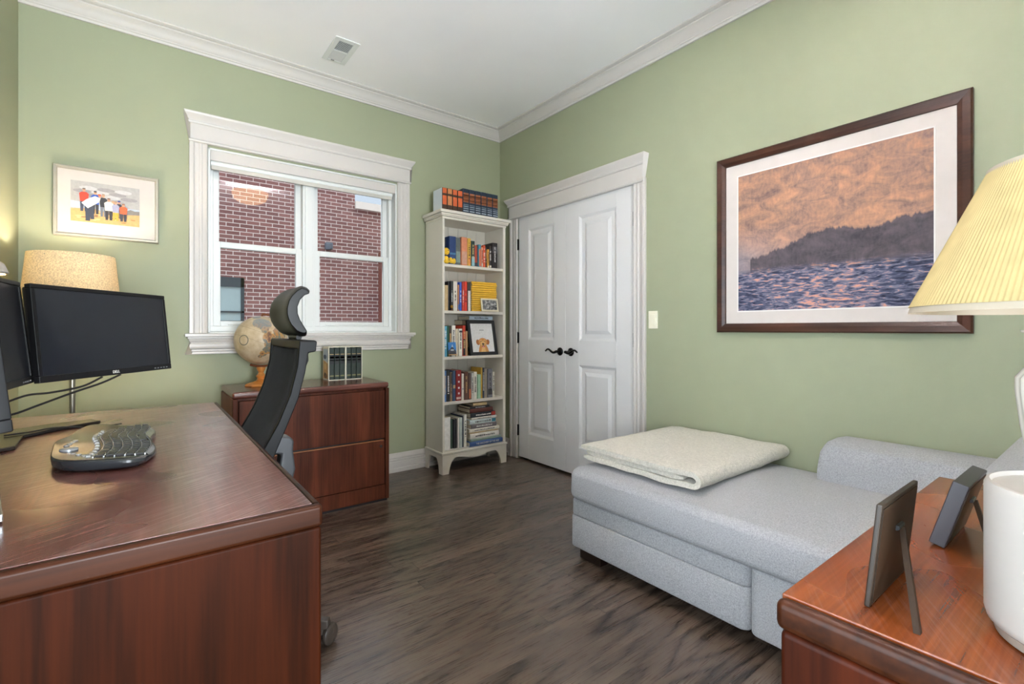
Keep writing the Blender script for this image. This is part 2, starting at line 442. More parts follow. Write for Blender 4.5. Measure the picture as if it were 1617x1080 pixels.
# window casing, head, stool and apron as one trim
def casing_prof():  # across width w: (u, projection)
    return [(0, 0), (0, .022), (.022, .022), (.028, .014), (.05, .012), (.056, .016), (.066, .016), (.07, .012), (.082, .014), (.09, .018), (.097, .012), (.1, 0)]
b = MB()
for x0, sgn in ((WX0, -1), (WX1, 1)):
    pr = [(x0+sgn*(.098-u*.98), YB-p) for u, p in casing_prof()]
    b.prism(pr, 'z', WZ0, 2.232)
def headset(b, ax, a0, a1, zb, zt, f):
    h = zt-zb
    b_ = [(0, .0, .034, .028, .008), (.022, 1, 0, 0, 0)]
    return b
HP = [(2.225, 0), (2.225, .026), (2.23, .03), (2.238, .03), (2.243, .022), (2.335, .022), (2.335, .03), (2.345, .034), (2.352, .03), (2.358, .034), (2.37, .04), (2.383, .05), (2.392, .054), (2.4, .054), (2.4, 0)]
def head(prof, wall, a0, a1, name=None):
    rings = []
    def P3(t, d, z): return (t, YB-d, z) if wall == 'back' else (XR-d, t, z)
    lo = [P3(a0-(d-.022 if d else -.0), d, z) for z, d in prof]; hi = [P3(a1+(d-.022 if d else 0), d, z) for z, d in prof]
    lo[0] = P3(a0, 0, prof[0][0]); lo[-1] = P3(a0-.032, 0, prof[-1][0]); hi[0] = P3(a1, 0, prof[0][0]); hi[-1] = P3(a1+.032, 0, prof[-1][0])
    return [lo, hi]
b.loft(head(HP, 'back', .226, 1.656))
SP = [(1.062, 0), (1.062, -.005)]
b.box(.199, YB-.052, 1.05, 1.69, YB, 1.07)
b.box(.212, YB-.044, 1.038, 1.677, YB, 1.05)
AP = [(1.038, 0), (1.038, .036), (1.03, .036), (1.02, .03), (1.012, .026), (1.008, .032), (.992, .034), (.978, .03), (.974, .022), (.962, .024), (.96, .018), (.944, .02), (.942, 0)]
b.loft(head(AP, 'back', .232, 1.645))
struct(b.build('trim_3', TRIM, bevel=.003, smooth=False))
# window units
b = MB()
b.box(WX0, YB, WZ0, WX0+.012, YB+.12, WZ1); b.box(WX1-.012, YB, WZ0, WX1, YB+.12, WZ1); b.box(WX0, YB, WZ1-.012, WX1, YB+.12, WZ1); b.box(WX0, YB-.0, WZ0-.004, WX1, YB+.12, WZ0+.01)
yf = YB+.075
b.box(WX0+.012, yf, WZ0+.01, WX0+.035, yf+.08, WZ1-.012); b.box(WX1-.035, yf, WZ0+.01, WX1-.012, yf+.08, WZ1-.012)
b.box(WX0+.012, yf-.005, WZ0+.01, WX1-.012, yf+.08, WZ0+.045); b.box(WX0+.012, yf, WZ1-.04, WX1-.012, yf+.08, WZ1-.012)
b.box(.885, yf-.012, WZ0+.01, .965, yf+.08, WZ1-.012); b.box(.9, yf-.022, WZ0+.045, .95, yf, WZ1-.012)
win = struct(b.build('window_1', VINYL, bevel=.003))
for x0, x1 in ((WX0+.035, .885), (.965, WX1-.035)):
    b = MB(); y0 = yf+.008; z0, z1 = WZ0+.045, 1.655; s = .04
    b.box(x0, y0, z0, x0+s, y0+.028, z1); b.box(x1-s, y0, z0, x1, y0+.028, z1); b.box(x0+s, y0, z0, x1-s, y0+.028, z0+.034); b.box(x0+s, y0, z1-.038, x1-s, y0+.028, z1)
    b.box(x0+s*2, y0-.006, z0+.008, x1-s*2, y0, z0+.016)
    sa = b.build('lower_sash', VINYL, win, bevel=.003)
    MB().box(x0+s, y0+.012, z0+.034, x1-s, y0+.016, z1-.038).build('pane', GLASS, sa)
    b = MB(); y0 = yf+.042; z0, z1 = 1.62, WZ1-.04; s = .036
    b.box(x0, y0, z0, x0+s, y0+.028, z1); b.box(x1-s, y0, z0, x1, y0+.028, z1); b.box(x0+s, y0, z0, x1-s, y0+.028, z0+.03); b.box(x0+s, y0, z1-.036, x1-s, y0+.028, z1)
    sa = b.build('upper_sash', VINYL, win, bevel=.003)
    MB().box(x0+s, y0+.012, z0+.03, x1-s, y0+.016, z1-.036).build('pane', GLASS, sa)
# roller shade
rs = thing('roller_shade', 'white roller shade fully raised at the top of the window', 'window shade', (.94, YB+.04, 2.1))
MB().box(WX0+.0125, YB+.002, 2.14, WX1-.0125, YB+.05, 2.2025).build('valance', TRIM, rs, bevel=.003)
b = MB(); b.tube([(WX0+.016, YB+.034, 2.128), (WX1-.03, YB+.034, 2.128)], .02, 16); b.build('shade_roll', VINYL, rs, smooth=True)
MB().box(WX0+.018, YB+.016, 2.088, WX1-.034, YB+.03, 2.115).build('bottom_rail', mat('rail_grey', (196, 192, 184), .4), rs, bevel=.003)

# outside
struct(MB().box(XL-6, YB, ZC+.12, XR+8, YB+.25, 7.5).build('added_upper_facade', BRICK))  # unseen brick facade above, added to keep sky light off the building opposite
bw = MB(); Y2 = 9.2
bw.box(-6, Y2, -3, 3.25, Y2+.4, 7.5); bw.box(3.25, Y2, -3, 9, Y2+.4, 3.42)
bwo = tag(bw.build('brick_building', BRICK, loc=(0, Y2, -3)), 'red brick building seen through the window', 'building')
MB().box(3.25, Y2-.06, 3.42, 9, Y2+.45, 3.56).build('parapet_cap', mat('limestone', (220, 216, 208), .8), bwo)
BWF = mat('dark_window_frame', (44, 54, 62), .5)
b = MB(); wx0, wx1, wz0, wz1 = .93, 1.36, 1.2, 1.96
for a in ((wx0, wz0, wx0+.05, wz1), (wx1-.05, wz0, wx1, wz1), (wx0, wz1-.16, wx1, wz1), (wx0, wz0, wx1, wz0+.04), (wx0, wz0+.17, wx1, wz0+.2)): b.box(a[0], Y2-.03, a[1], a[2], Y2+.001, a[3])
wf = b.build('window_frame', BWF, bwo)
MB().box(wx0+.05, Y2-.012, wz0+.04, wx1-.05, Y2-.008, wz1-.16).build('window_pane', mat('pale_blind_glass', (150, 168, 172), .2), wf)
b = MB(); b.box(2.68, Y2-.12, 2.58, 2.8, Y2, 2.7); b.box(2.66, Y2-.16, 2.56, 2.74, Y2-.1, 2.68)
b.build('wall_light', mat('grey_fixture', (92, 100, 112), .5), bwo, bevel=.01)
b = MB(); b.box(3.72, 5.5, -3, 6, Y2-.001, 2.62)
tag(b.build('brick_pier', paint('red_brown_masonry', (118, 70, 62), .9), loc=(4.8, 7, -3)), 'darker red masonry wall at the right edge of the window view', 'building')
struct(MB().box(-12, YB+.3, -3.2, 14, 20, -3).build('ground', mat('grey_paving', (120, 118, 114), .9)))

# ------------------------------------------------------------------ closet doors
b = MB()
for y0, sgn in ((DY0, -1), (DY1, 1)):
    pr = [(XR-p, y0+sgn*(.098-u*.98)) for u, p in casing_prof()]
    b.prism([(p[0], p[1]) for p in pr], 'z', 0, 2.06)
HD = [(z-2.4+2.21, d) for z, d in HP]
b.loft(head(HD, 'right', 1.912, 3.32))
b.box(XR, DY0-.004, 0, XR+.05, DY0, DZ); b.box(XR, DY1, 0, XR+.05, DY1+.004, DZ); b.box(XR, DY0, DZ, XR+.05, DY1, DZ+.004)
struct(b.build('trim_4', TRIM, bevel=.002))
def door_leaf(name, y0, y1, py0, py1, hinge_y, knob_y, sgn):
    xf = XR+.004
    b = MB()
    zs = (.018, .225, .832, 1.01, 1.925, 2.038)
    b.box(xf, y0, zs[0], xf+.035, py0, zs[5]); b.box(xf, py1, zs[0], xf+.035, y1, zs[5])
    for a, c in ((zs[0], zs[1]), (zs[2], zs[3]), (zs[4], zs[5])): b.box(xf, py0, a, xf+.035, py1, c)
    o = struct(b.build(name, DOORP, bevel=.0015))
    for a, c in ((zs[1], zs[2]), (zs[3], zs[4])):
        b = MB(); rings = []
        for ins, dp in ((0, 0), (.006, .003), (.018, .011), (.024, .012), (.05, .012), (.075, .003)):
            rings.append([(xf+dp, py0+ins, a+ins), (xf+dp, py1-ins, a+ins), (xf+dp, py1-ins, c-ins), (xf+dp, py0+ins, c-ins)])
        R = rings
        mbm = b.bm; V = [[mbm.verts.new(p) for p in r] for r in R]
        for r0, r1 in zip(V, V[1:]):
            for i in range(4): mbm.faces.new((r0[i], r0[(i+1) % 4], r1[(i+1) % 4], r1[i]))
        mbm.faces.new(V[-1])
        bk = [mbm.verts.new((xf+.03, p[1], p[2])) for p in R[0]]
        for i in range(4): mbm.faces.new((V[0][i], V[0][(i+1) % 4], bk[(i+1) % 4], bk[i]))
        mbm.faces.new(list(reversed(bk)))
        b.build('panel', DOORP, o)
    for z in (1.815, 1.025, .241):
        h = MB(); h.box(xf-.006, hinge_y-.010, z-.045, xf+.001, hinge_y+.010, z+.045); h.tube([(xf-.008, hinge_y, z-.047), (xf-.008, hinge_y, z+.047)], .006, 10)
        h.build('hinge', BRONZE, o)
    k = MB(); zk = .925
    # lever: rose, neck, curved lever
    rose = [(.031, .0), (.031, .005), (.026, .010), (.016, .013), (.010, .014)]
    rings = []
    for r, d in rose: rings.append([(xf-d, knob_y+r*math.cos(2*PI*i/24), zk+r*math.sin(2*PI*i/24)) for i in range(24)])
    k.loft(rings)
    k.tube([(xf-.012, knob_y, zk), (xf-.05, knob_y, zk)], .010, 12)
    pts = []
    for i in range(15):
        t = i/14; pts.append((xf-.05, knob_y+sgn*(-.012+.125*t), zk+.002+.012*math.sin(t*2*PI+PI)*(.5+t)))
    k.tube(pts, [.011-.005*(i/14) for i in range(15)], 10)
    k.build('door_handle', BRONZE, o, smooth=True)
door_leaf('door_1', 2.642, 3.211, 2.772, 3.084, 3.217, 2.70, 1)
door_leaf('door_2', 2.001, 2.640, 2.150, 2.500, 1.995, 2.583, -1)

# ------------------------------------------------------------------ small fixtures
ls = thing('light_switch', 'cream dimmer switch plate on the green wall right of the closet doors', 'light switch', (XR, 1.848, 1.155))
MB().box(XR-.006, 1.815, 1.10, XR, 1.881, 1.21).build('plate', CREAMP, ls, bevel=.002)
MB().box(XR-.010, 1.832, 1.125, XR-.005, 1.864, 1.188).build('rocker', CREAMP, ls, bevel=.002)
MB().box(XR-.013, 1.825, 1.14, XR-.006, 1.829, 1.165).build('slider', CREAMP, ls)
vt = thing('ceiling_vent', 'white metal air register on the ceiling near the window wall', 'air vent', (.994, 3.073, ZC))
b = MB(); z = ZC
b.box(.92, 2.925, z-.006, .952, 3.222, z); b.box(1.036, 2.925, z-.006, 1.068, 3.222, z); b.box(.952, 2.925, z-.006, 1.036, 2.961, z); b.box(.952, 3.196, z-.006, 1.036, 3.222, z); b.box(.952, 3.073, z-.006, 1.036, 3.083, z)
b.build('frame', VINYL, vt, bevel=.002)
MB().box(.952, 2.961, z-.0015, 1.036, 3.196, z-.0005).build('backing', mat('vent_dark', (92, 96, 92), .8), vt)
for i in range(11):
    y = 2.966+i*.0098
    MB().obox((.953, y, z-.0055), (.082, 0, 0), (0, .0045, .0035), (0, .0006, -.0008)).build('slat', VINYL, vt)
for i in range(11):
    y = 3.087+i*.0098
    MB().obox((.953, y, z-.002), (.082, 0, 0), (0, .0085, -.0035), (0, .0006, .0008)).build('slat', mat('vent_grey', (205, 205, 202), .5), vt)
MB().box(.972, 3.192, z-.010, .992, 3.198, z-.005).build('lever', mat('lever_grey', (130, 130, 128), .5), vt)
cl = thing('ceiling_light', 'round bowl ceiling light seen only as a reflection in the window', 'ceiling light', (1.04, .64, ZC))
b = MB(); b.lathe([(.065, 0), (.068, -.012), (.05, -.022), (.008, -.024), (.008, -.225), (.012, -.235), (.0001, -.24)], (1.04, .64, ZC), 32); b.build('mount', mat('fixture_nickel', (180, 174, 160), .35, metal=.6), cl, smooth=True)
b = MB(); b.lathe([(.2, -.095), (.196, -.13), (.175, -.18), (.13, -.215), (.07, -.235), (.012, -.24), (.012, -.236), (.068, -.23), (.126, -.21), (.17, -.177), (.191, -.13), (.195, -.095), (.2, -.095)], (1.04, .64, ZC), 40, cap=False); bmesh.ops.remove_doubles(b.bm, verts=b.bm.verts, dist=1e-6); dm = emis('lit_diffuser', (255, 190, 130), 3.0); dm.node_tree.nodes['Principled BSDF'].inputs['Base Color'].default_value = (.85, .84, .82, 1); b.build('diffuser', dm, cl, smooth=True)
#%%FURN
# ------------------------------------------------------------------ framed pictures
def frame_ring(mb, wall, a0, a1, z0, z1, w, d0, d1, mi=0, prof=None):
    """mitred frame; prof list of (inset, depth from wall)"""
    prof = prof or [(0, d0), (0, d1), (w, d1), (w, d0)]
    R = []
    for ins, d in prof:
        c = [(a0+ins, z0+ins), (a1-ins, z0+ins), (a1-ins, z1-ins), (a0+ins, z1-ins)]
        R.append([mb.bm.verts.new((p[0], YB-d, p[1]) if wall == 'back' else (XR-d, p[0], p[1])) for p in c])
    n = len(R)
    for k in range(n):
        r0, r1 = R[k], R[(k+1) % n]
        for i in range(4): mb.bm.faces.new((r0[i], r0[(i+1) % 4], r1[(i+1) % 4], r1[i])).material_index = mi
    return mb

def painting_mat():
    g = N('dusk_harbour_picture'); o = g.sep(g.obj())   # local: y across, z up
    y, z = o[1], o[2]
    u = g.math('MULTIPLY_ADD', y, -1.248, .5)           # 0 left .. 1 right
    v = g.math('MULTIPLY_ADD', z, 1.395, .5)
    vv = g.comb(y, g.math('MULTIPLY', z, 1.0), 0.0)
    br = g.noise(g.comb(g.math('MULTIPLY', y, 1.0), g.math('MULTIPLY', z, 1.7), 0.0), 9, 5, .65, .8)
    st = g.noise(g.comb(g.math('MULTIPLY', y, 90.0), g.math('MULTIPLY', z, 40.0), 0.0), 1.0, 2)
    f = g.math('ADD', g.math('MULTIPLY', br, .8), g.math('MULTIPLY', st, .25))
    sky = g.ramp(f, [(.34, (110, 90, 88)), (.48, (150, 118, 104)), (.58, (174, 132, 108)), (.70, (198, 146, 114)), (.85, (164, 140, 128))])
    haze = g.ramp(f, [(.3, (112, 104, 114)), (.8, (168, 154, 154))])
    hz = g.n('MapRange'); g.l(v, hz.inputs[0]); hz.inputs[1].default_value = .62; hz.inputs[2].default_value = .38
    g_u = g.n('MapRange'); g.l(u, g_u.inputs[0]); g_u.inputs[1].default_value = .45; g_u.inputs[2].default_value = .0
    sky = g.mix(g.math('MULTIPLY', hz.outputs[0], g_u.outputs[0]), sky, haze)
    # water
    wn = g.noise(g.comb(g.math('MULTIPLY', y, 22.0), g.math('MULTIPLY', z, 90.0), 0.0), 1.0, 3, .6, .6)
    wn2 = g.noise(g.comb(g.math('MULTIPLY', y, 4.0), g.math('MULTIPLY', z, 2.0), 5.0), 1.0, 2)
    water = g.ramp(g.math('ADD', g.math('MULTIPLY', wn, .75), g.math('MULTIPLY', wn2, .3)), [(.38, (34, 38, 58)), (.5, (76, 80, 104)), (.58, (128, 124, 140)), (.66, (216, 150, 128))])
    # far shore: low wooded ridge and sheds with irregular top
    r1 = g.noise(g.comb(g.math('MULTIPLY', y, 3.0), 1.7, 0.0), 1.0, 1)
    r2 = g.noise(g.comb(g.math('MULTIPLY', y, 26.0), 0.3, 0.0), 1.0, 3, .7)
    step = .07
    top = g.math('ADD', g.math('ADD', .22, g.math('MULTIPLY', u, .16)), g.math('ADD', g.math('MULTIPLY', r1, .36), g.math('ADD', g.math('MULTIPLY', r2, .1), step-.10)))
    edge = g.math('ADD', top, g.math('MULTIPLY', g.math('SUBTRACT', st, .5), .03))
    land = g.ramp(f, [(.3, (58, 54, 62)), (.75, (104, 94, 98))])
    isl = g.n('MapRange'); g.l(g.math('SUBTRACT', edge, v), isl.inputs[0]); isl.inputs[1].default_value = 0; isl.inputs[2].default_value = .015
    lcut = g.math('GREATER_THAN', u, .08)
    col = g.mix(g.math('MULTIPLY', isl.outputs[0], lcut), sky, land)
    isw = g.n('MapRange'); g.l(g.math('SUBTRACT', g.math('MULTIPLY_ADD', g.math('SUBTRACT', st, .5), .03, .31), v), isw.inputs[0]); isw.inputs[1].default_value = 0; isw.inputs[2].default_value = .05
    col = g.mix(isw.outputs[0], col, water)
    g.l(col, g.b.inputs['Base Color']); g.b.inputs['Roughness'].default_value = .7; g.b.inputs['Specular IOR Level'].default_value = .2
    return g.m
MATB = mat('mat_board', (206, 198, 192), .85)
pic = thing('framed_painting', 'large dusk river landscape in a dark wooden frame above the daybed', 'picture', (XR, .9, 1.55))
b = MB(); frame_ring(b, 'right', .383, 1.417, 1.079, 2.022, .048, 0, 0, prof=[(0, 0), (0, .022), (.006, .028), (.03, .024), (.046, .018), (.048, .010), (.048, 0)]); b.build('frame', WALNUT, pic)
b = MB(); b.box(XR-.009, .429, 1.125, XR-.002, 1.371, 1.976); b.build('mat_board', MATB, pic)
b = MB(); frame_ring(b, 'right', .494, 1.307, 1.187, 1.914, .006, .006, .012); b.build('mat_bevel', mat('white_bevel', (225, 222, 218), .8), pic)
b = MB(); b.box(-.0006, -.401, -.3585, .0006, .401, .3585)
art = b.build('artwork', painting_mat(), pic, local=True); art.location = (-.0102, .0005, .0005)

def flat_picture(name, parent, origin, ux, uy, nrm, shapes, step=.00025):
    """shapes: list of (colour, polygon in (u,v)); each layer stands a hair proud of the last"""
    ux, uy, nrm, origin = Vector(ux), Vector(uy), Vector(nrm), Vector(origin)
    b = MB(); ms = []; cols = {}
    for i, (c, poly) in enumerate(shapes):
        if c not in cols:
            cols[c] = len(ms); ms.append(mat('print_%d_%d_%d' % c, c, .6, var=.08, vscale=90))
        d = nrm*(i*step/3+.0004)
        b.face([origin+ux*p[0]+uy*p[1]+d for p in poly], cols[c])
    me = b.build(name, ms, parent)
    return me
def ell(cx, cy, rx, ry, n=14, rot=0):
    return [(cx+rx*math.cos(t)*math.cos(rot)-ry*math.sin(t)*math.sin(rot), cy+rx*math.cos(t)*math.sin(rot)+ry*math.sin(t)*math.cos(rot)) for t in [2*PI*i/n for i in range(n)]]
def quad(x0, y0, x1, y1, x2, y2, x3, y3): return [(x0, y0), (x1, y1), (x2, y2), (x3, y3)]

ph = thing('framed_photo', 'white-matted photograph of hikers in a silver frame on the wall left of the window', 'picture', (-.148, YB, 1.777))
b = MB(); frame_ring(b, 'back', -.372, .075, 1.591, 1.965, .016, 0, 0, prof=[(0, 0), (0, .026), (.004, .032), (.009, .032), (.010, .026), (.014, .026), (.018, .02), (.018, 0)]); b.build('frame', mat('champagne_frame', (168, 162, 148), .4, metal=.35), ph)
MB().box(-.356, YB-.018, 1.607, .059, YB-.003, 1.949).build('mat_board', mat('white_mat', (200, 194, 189), .85), ph)
sh = []
W_, H_ = .29, .218
sh.append(((168, 166, 166), quad(0, 0, 1, 0, 1, 1, 0, 1)))
for i in range(9): sh.append(((190, 190, 192) if i % 2 else (146, 144, 146), ell(.16+.085*i, .76+.1*math.sin(i*2.1), .13, .05)))
sh.append(((178, 190, 204), quad(0, .33, 1, .3, 1, .44, 0, .5)))
sh.append(((196, 158, 104), [(0, 0), (1, 0), (1, .38), (.85, .33), (.55, .27), (.3, .36), (0, .3)]))
for i in range(26):
    cx, cy = random.random()*.96+.02, random.random()*.26+.03
    sh.append((random.choice([(222, 188, 134), (166, 124, 76), (206, 166, 108), (140, 108, 74)]), ell(cx, cy, .03+.02*random.random(), .018, 7)))
sh.append(((124, 120, 116), [(.78, .36), (.86, .42), (.93, .39), (1, .4), (1, .3), (.8, .28)]))
def person(x, base, h, w, jacket, trousers, hat=None, lean=0, skin=(196, 146, 116)):
    s = []; hip = base+h*.45; shd = base+h*.82
    s.append((trousers, quad(x-w*.45, base, x-w*.1, base, x+lean*.2, hip, x-w*.5+lean*.2, hip))); s.append((trousers, quad(x+w*.1, base, x+w*.45, base, x+w*.5+lean*.2, hip, x+lean*.2, hip)))
    s.append((jacket, [(x-w*.5+lean*.2, hip-.02), (x+w*.5+lean*.2, hip-.02), (x+w*.62+lean, shd-.04), (x+w*.3+lean, shd), (x-w*.3+lean, shd), (x-w*.62+lean, shd-.04)]))
    s.append((skin, ell(x+lean*1.2, base+h*.9, .022, .042)))
    if hat: s.append((hat, ell(x+lean*1.2, base+h*.955, .024, .02)))
    return s
sh += person(.185, .26, .58, .11, (196, 62, 40), (60, 66, 84), (110, 96, 84))
sh += person(.345, .22, .58, .10, (40, 84, 178), (44, 44, 50), (40, 40, 44))
sh += person(.46, .17, .58, .09, (44, 44, 50), (110, 114, 124), (150, 130, 110))
sh += person(.60, .20, .40, .07, (90, 96, 110), (60, 60, 66), (170, 140, 116))
sh += person(.69, .16, .46, .07, (52, 52, 62), (56, 56, 64), (56, 70, 140))
sh += person(.54, .10, .56, .11, (226, 218, 200), (48, 46, 50), (120, 96, 80))
sh += person(.64, .10, .50, .09, (150, 152, 180), (206, 158, 60), (150, 130, 110))
sh += person(.755, .10, .46, .10, (226, 92, 52), (54, 54, 62), (150, 110, 90))
sh += [((54, 60, 76), quad(.21, .03, .27, .03, .28, .4, .2, .4)), ((54, 60, 76), quad(.28, .08, .33, .08, .32, .42, .24, .42)), ((214, 216, 222), [(.15, .46), (.24, .34), (.40, .52), (.42, .62), (.34, .66), (.22, .56)]), ((196, 146, 116), ell(.41, .66, .02, .034)), ((226, 92, 52), ell(.405, .70, .026, .024))]
flat_picture('photo_print', ph, (-.303, YB-.0183, 1.675), (W_, 0, 0), (0, 0, H_), (0, -1, 0), sh)

# ------------------------------------------------------------------ desk
DX0, DX1, DYA, DYB, DZT = -.48, .283, .978, 2.665, .75
dk = thing('office_desk', 'worn mahogany office desk with scratched top at the left', 'desk', (-.1, 1.8, 0))
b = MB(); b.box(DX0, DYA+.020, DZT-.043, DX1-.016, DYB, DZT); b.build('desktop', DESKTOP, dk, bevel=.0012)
b = MB(); b.box(DX0, DYA, DZT-.043, DX1, DYA+.0198, DZT); b.build('edge_band', EDGEW, dk, bevel=.008, bseg=4)
b = MB(); b.box(DX1-.0158, DYA+.02, DZT-.043, DX1, DYB, DZT); b.build('edge_band', EDGEW, dk, bevel=.008, bseg=4)
b = MB(); b.box(DX0+.004, DYA+.004, 0, DX1-.002, DYA+.034, DZT-.0435); b.build('end_panel', MAHOG, dk, bevel=.006)
b = MB(); b.box(DX0+.004, DYB-.034, 0, DX1-.002, DYB-.004, DZT-.0435); b.build('end_panel', MAHOG, dk, bevel=.006)
b = MB(); b.box(DX0+.06, DYA+.034, .18, DX0+.08, DYB-.034, DZT-.0435); b.build('modesty_panel', MAHOG, dk)
b = MB(); b.box(DX0+.08, DYA+.034, DZT-.1, DX1-.06, DYA+.44, DZT-.0435); b.build('pencil_drawer', MAHOG, dk)

# ------------------------------------------------------------------ filing cabinet
FX0, FX1, FY0, FY1, FZ = .38, 1.258, 2.93, 3.40, .757
fc = thing('filing_cabinet', 'mahogany two drawer lateral filing cabinet under the window', 'filing cabinet', (.82, 3.165, 0))
b = MB(); b.box(FX0, FY0+.004, FZ-.036, FX1, FY1, FZ); b.build('top', CABTOP, fc, bevel=.012, bseg=4)
b = MB(); b.box(FX0, FY0, 0.012, FX0+.024, FY1, FZ-.0365); b.box(FX1-.024, FY0, 0.012, FX1, FY1, FZ-.0365); b.box(FX0+.024, FY0+.03, .012, FX1-.024, FY1, FZ-.0365); b.build('body', CABW, fc, bevel=.004)
b = MB(); b.box(FX0+.024, FY0+.006, .014, FX1-.024, FY0+.03, .104); b.build('plinth', CABW, fc, bevel=.002)
b = MB(); b.box(FX0+.03, FY0+.002, .108, FX1-.03, FY0+.028, .385); d1 = b.build('drawer', CABW, fc, bevel=.003)
b = MB(); b.box(FX0+.03, FY0+.0, .402, FX1-.03, FY0+.028, FZ-.05); d2 = b.build('drawer', CABW, fc, bevel=.003)
MB().box(FX0+.034, FY0+.004, .386, FX1-.034, FY0+.026, .392).build('finger_pull', mat('pull_edge', (142, 88, 52), .4), d1)
MB().box(FX0+.034, FY0+.02, .392, FX1-.034, FY0+.028, .4015).build('gap_shadow_strip', BLACKP, d2)
b = MB(); b.tube([(FX1-.055, FY0-.002, .352), (FX1-.055, FY0+.006, .352)], .009, 16); b.build('lock', BLACKP, d1)
MB().box(FX0+.01, FY0+.01, 0, FX1-.01, FY1-.01, .0125).build('foot_strip', BLACKP, fc)

# ------------------------------------------------------------------ globe
GC = Vector((.567, 3.215, 1.03)); GR = .145
def globe_mat():
    g = N('antique_globe_map'); o = g.obj()
    n1 = g.noise(o, 16, 5, .6); n2 = g.noise(o, 30, 3)
    base = g.ramp(n2, [(.3, (186, 162, 128)), (.7, (212, 194, 164))])
    land = g.ramp(g.noise(o, 26, 3), [(.36, (170, 118, 60)), (.48, (92, 106, 100)), (.56, (190, 140, 80)), (.66, (112, 78, 60))])
    rt_ = Vector((.985, -.174, 0)); vw = Vector((.174, .985, 0))   # sideways and away as seen from the desk
    tot = None
    for (u, v, r_) in ((.08, .66, .30), (-.08, .72, .24), (.14, .44, .16), (.24, .28, .14), (.26, .08, .24), (.32, -.14, .26), (.22, -.36, .2), (.06, -.52, .14), (-.06, -.64, .09), (.7, .3, .3), (.55, 0, .3), (-.15, .95, .15)):
        dd = math.sqrt(max(0, 1-u*u-v*v)); p = (rt_*u-vw*dd+Vector((0, 0, v)))*GR
        d = g.n('VectorMath'); d.operation = 'DISTANCE'; g.l(o, d.inputs[0]); d.inputs[1].default_value = p
        q = g.math('SUBTRACT', r_*GR, d.outputs['Value'])
        tot = q if tot is None else g.math('MAXIMUM', tot, q)
    mk = g.n('MapRange'); g.l(g.math('ADD', tot, g.math('MULTIPLY', g.math('SUBTRACT', n1, .5), .05)), mk.inputs[0]); mk.inputs[1].default_value = 0; mk.inputs[2].default_value = .002
    sx = g.sep(o)
    pole = g.n('MapRange'); g.l(sx[2], pole.inputs[0]); pole.inputs[1].default_value = .04; pole.inputs[2].default_value = .11
    land = g.mix(g.math('MULTIPLY', pole.outputs[0], .85), land, lin((150, 156, 158)))
    col = g.mix(mk.outputs[0], base, land)
    for a in range(2):
        s_ = g.math('ABSOLUTE', g.math('SUBTRACT', g.math('ADD', g.math('MULTIPLY', sx[2], .9), g.math('MULTIPLY', sx[0], .38)), -.02+.055*a))
        col = g.mix(g.math('MULTIPLY', g.math('LESS_THAN', s_, .0009), .55), col, lin((120, 96, 70)))
    # small round compass mark facing the room
    d = g.n('VectorMath'); d.operation = 'DISTANCE'; g.l(o, d.inputs[0]); p = (rt_*-.62-vw*.78+Vector((0, 0, .02))).normalized()*GR; d.inputs[1].default_value = p
    rg = g.math('LESS_THAN', g.math('ABSOLUTE', g.math('SUBTRACT', d.outputs['Value'], .028)), .0028)
    col = g.mix(g.math('MULTIPLY', rg, .8), col, lin((70, 76, 72)))
    g.l(col, g.b.inputs['Base Color']); g.b.inputs['Roughness'].default_value = .45
    return g.m
GW = mat('amber_turned_wood', (196, 128, 62), .3, var=.15); GW2 = mat('dark_turned_wood', (112, 62, 34), .35, var=.15)
gb = thing('desk_globe', 'antique-coloured world globe on a turned wooden stand, on the filing cabinet', 'globe', (GC.x, GC.y, FZ))
b = MB(); b.ball((0, 0, 0), GR, 48); s = b.build('sphere', globe_mat(), gb, smooth=True, local=True); s.location = (0, 0, GC.z-FZ)
b = MB(); b.lathe([(.085, 0), (.088, .006), (.08, .014), (.05, .022), (.03, .03), (.024, .032)], (GC.x, GC.y, FZ), 8); b.build('base', GW, gb)
b = MB(); b.lathe([(.022, .03), (.026, .036), (.018, .042), (.026, .052), (.028, .06), (.018, .07), (.014, .08), (.024, .1), (.024, .112), (.0001, .112)], (GC.x, GC.y, FZ), 24); b.build('stem', GW, gb, smooth=True)
b = MB(); tilt = math.radians(24); pts = []
ax = Vector((math.sin(tilt)*.8, math.sin(tilt)*-.2, math.cos(tilt)))
side = Vector((.97, -.24, 0))
for i in range(31):
    a = math.radians(-112+i*(200/30)-0)
    d_ = side*math.cos(a)+Vector((0, 0, 1))*math.sin(a)
    pts.append(GC+d_*(GR+.012))
b.tube(pts, .007, 8); b.build('meridian_arc', GW2, gb, smooth=True)
b = MB(); t_ = Vector(pts[-1]); b.tube([t_, t_+(GC-t_).normalized()*.016], .006, 8); b.build('pivot', GW2, gb)

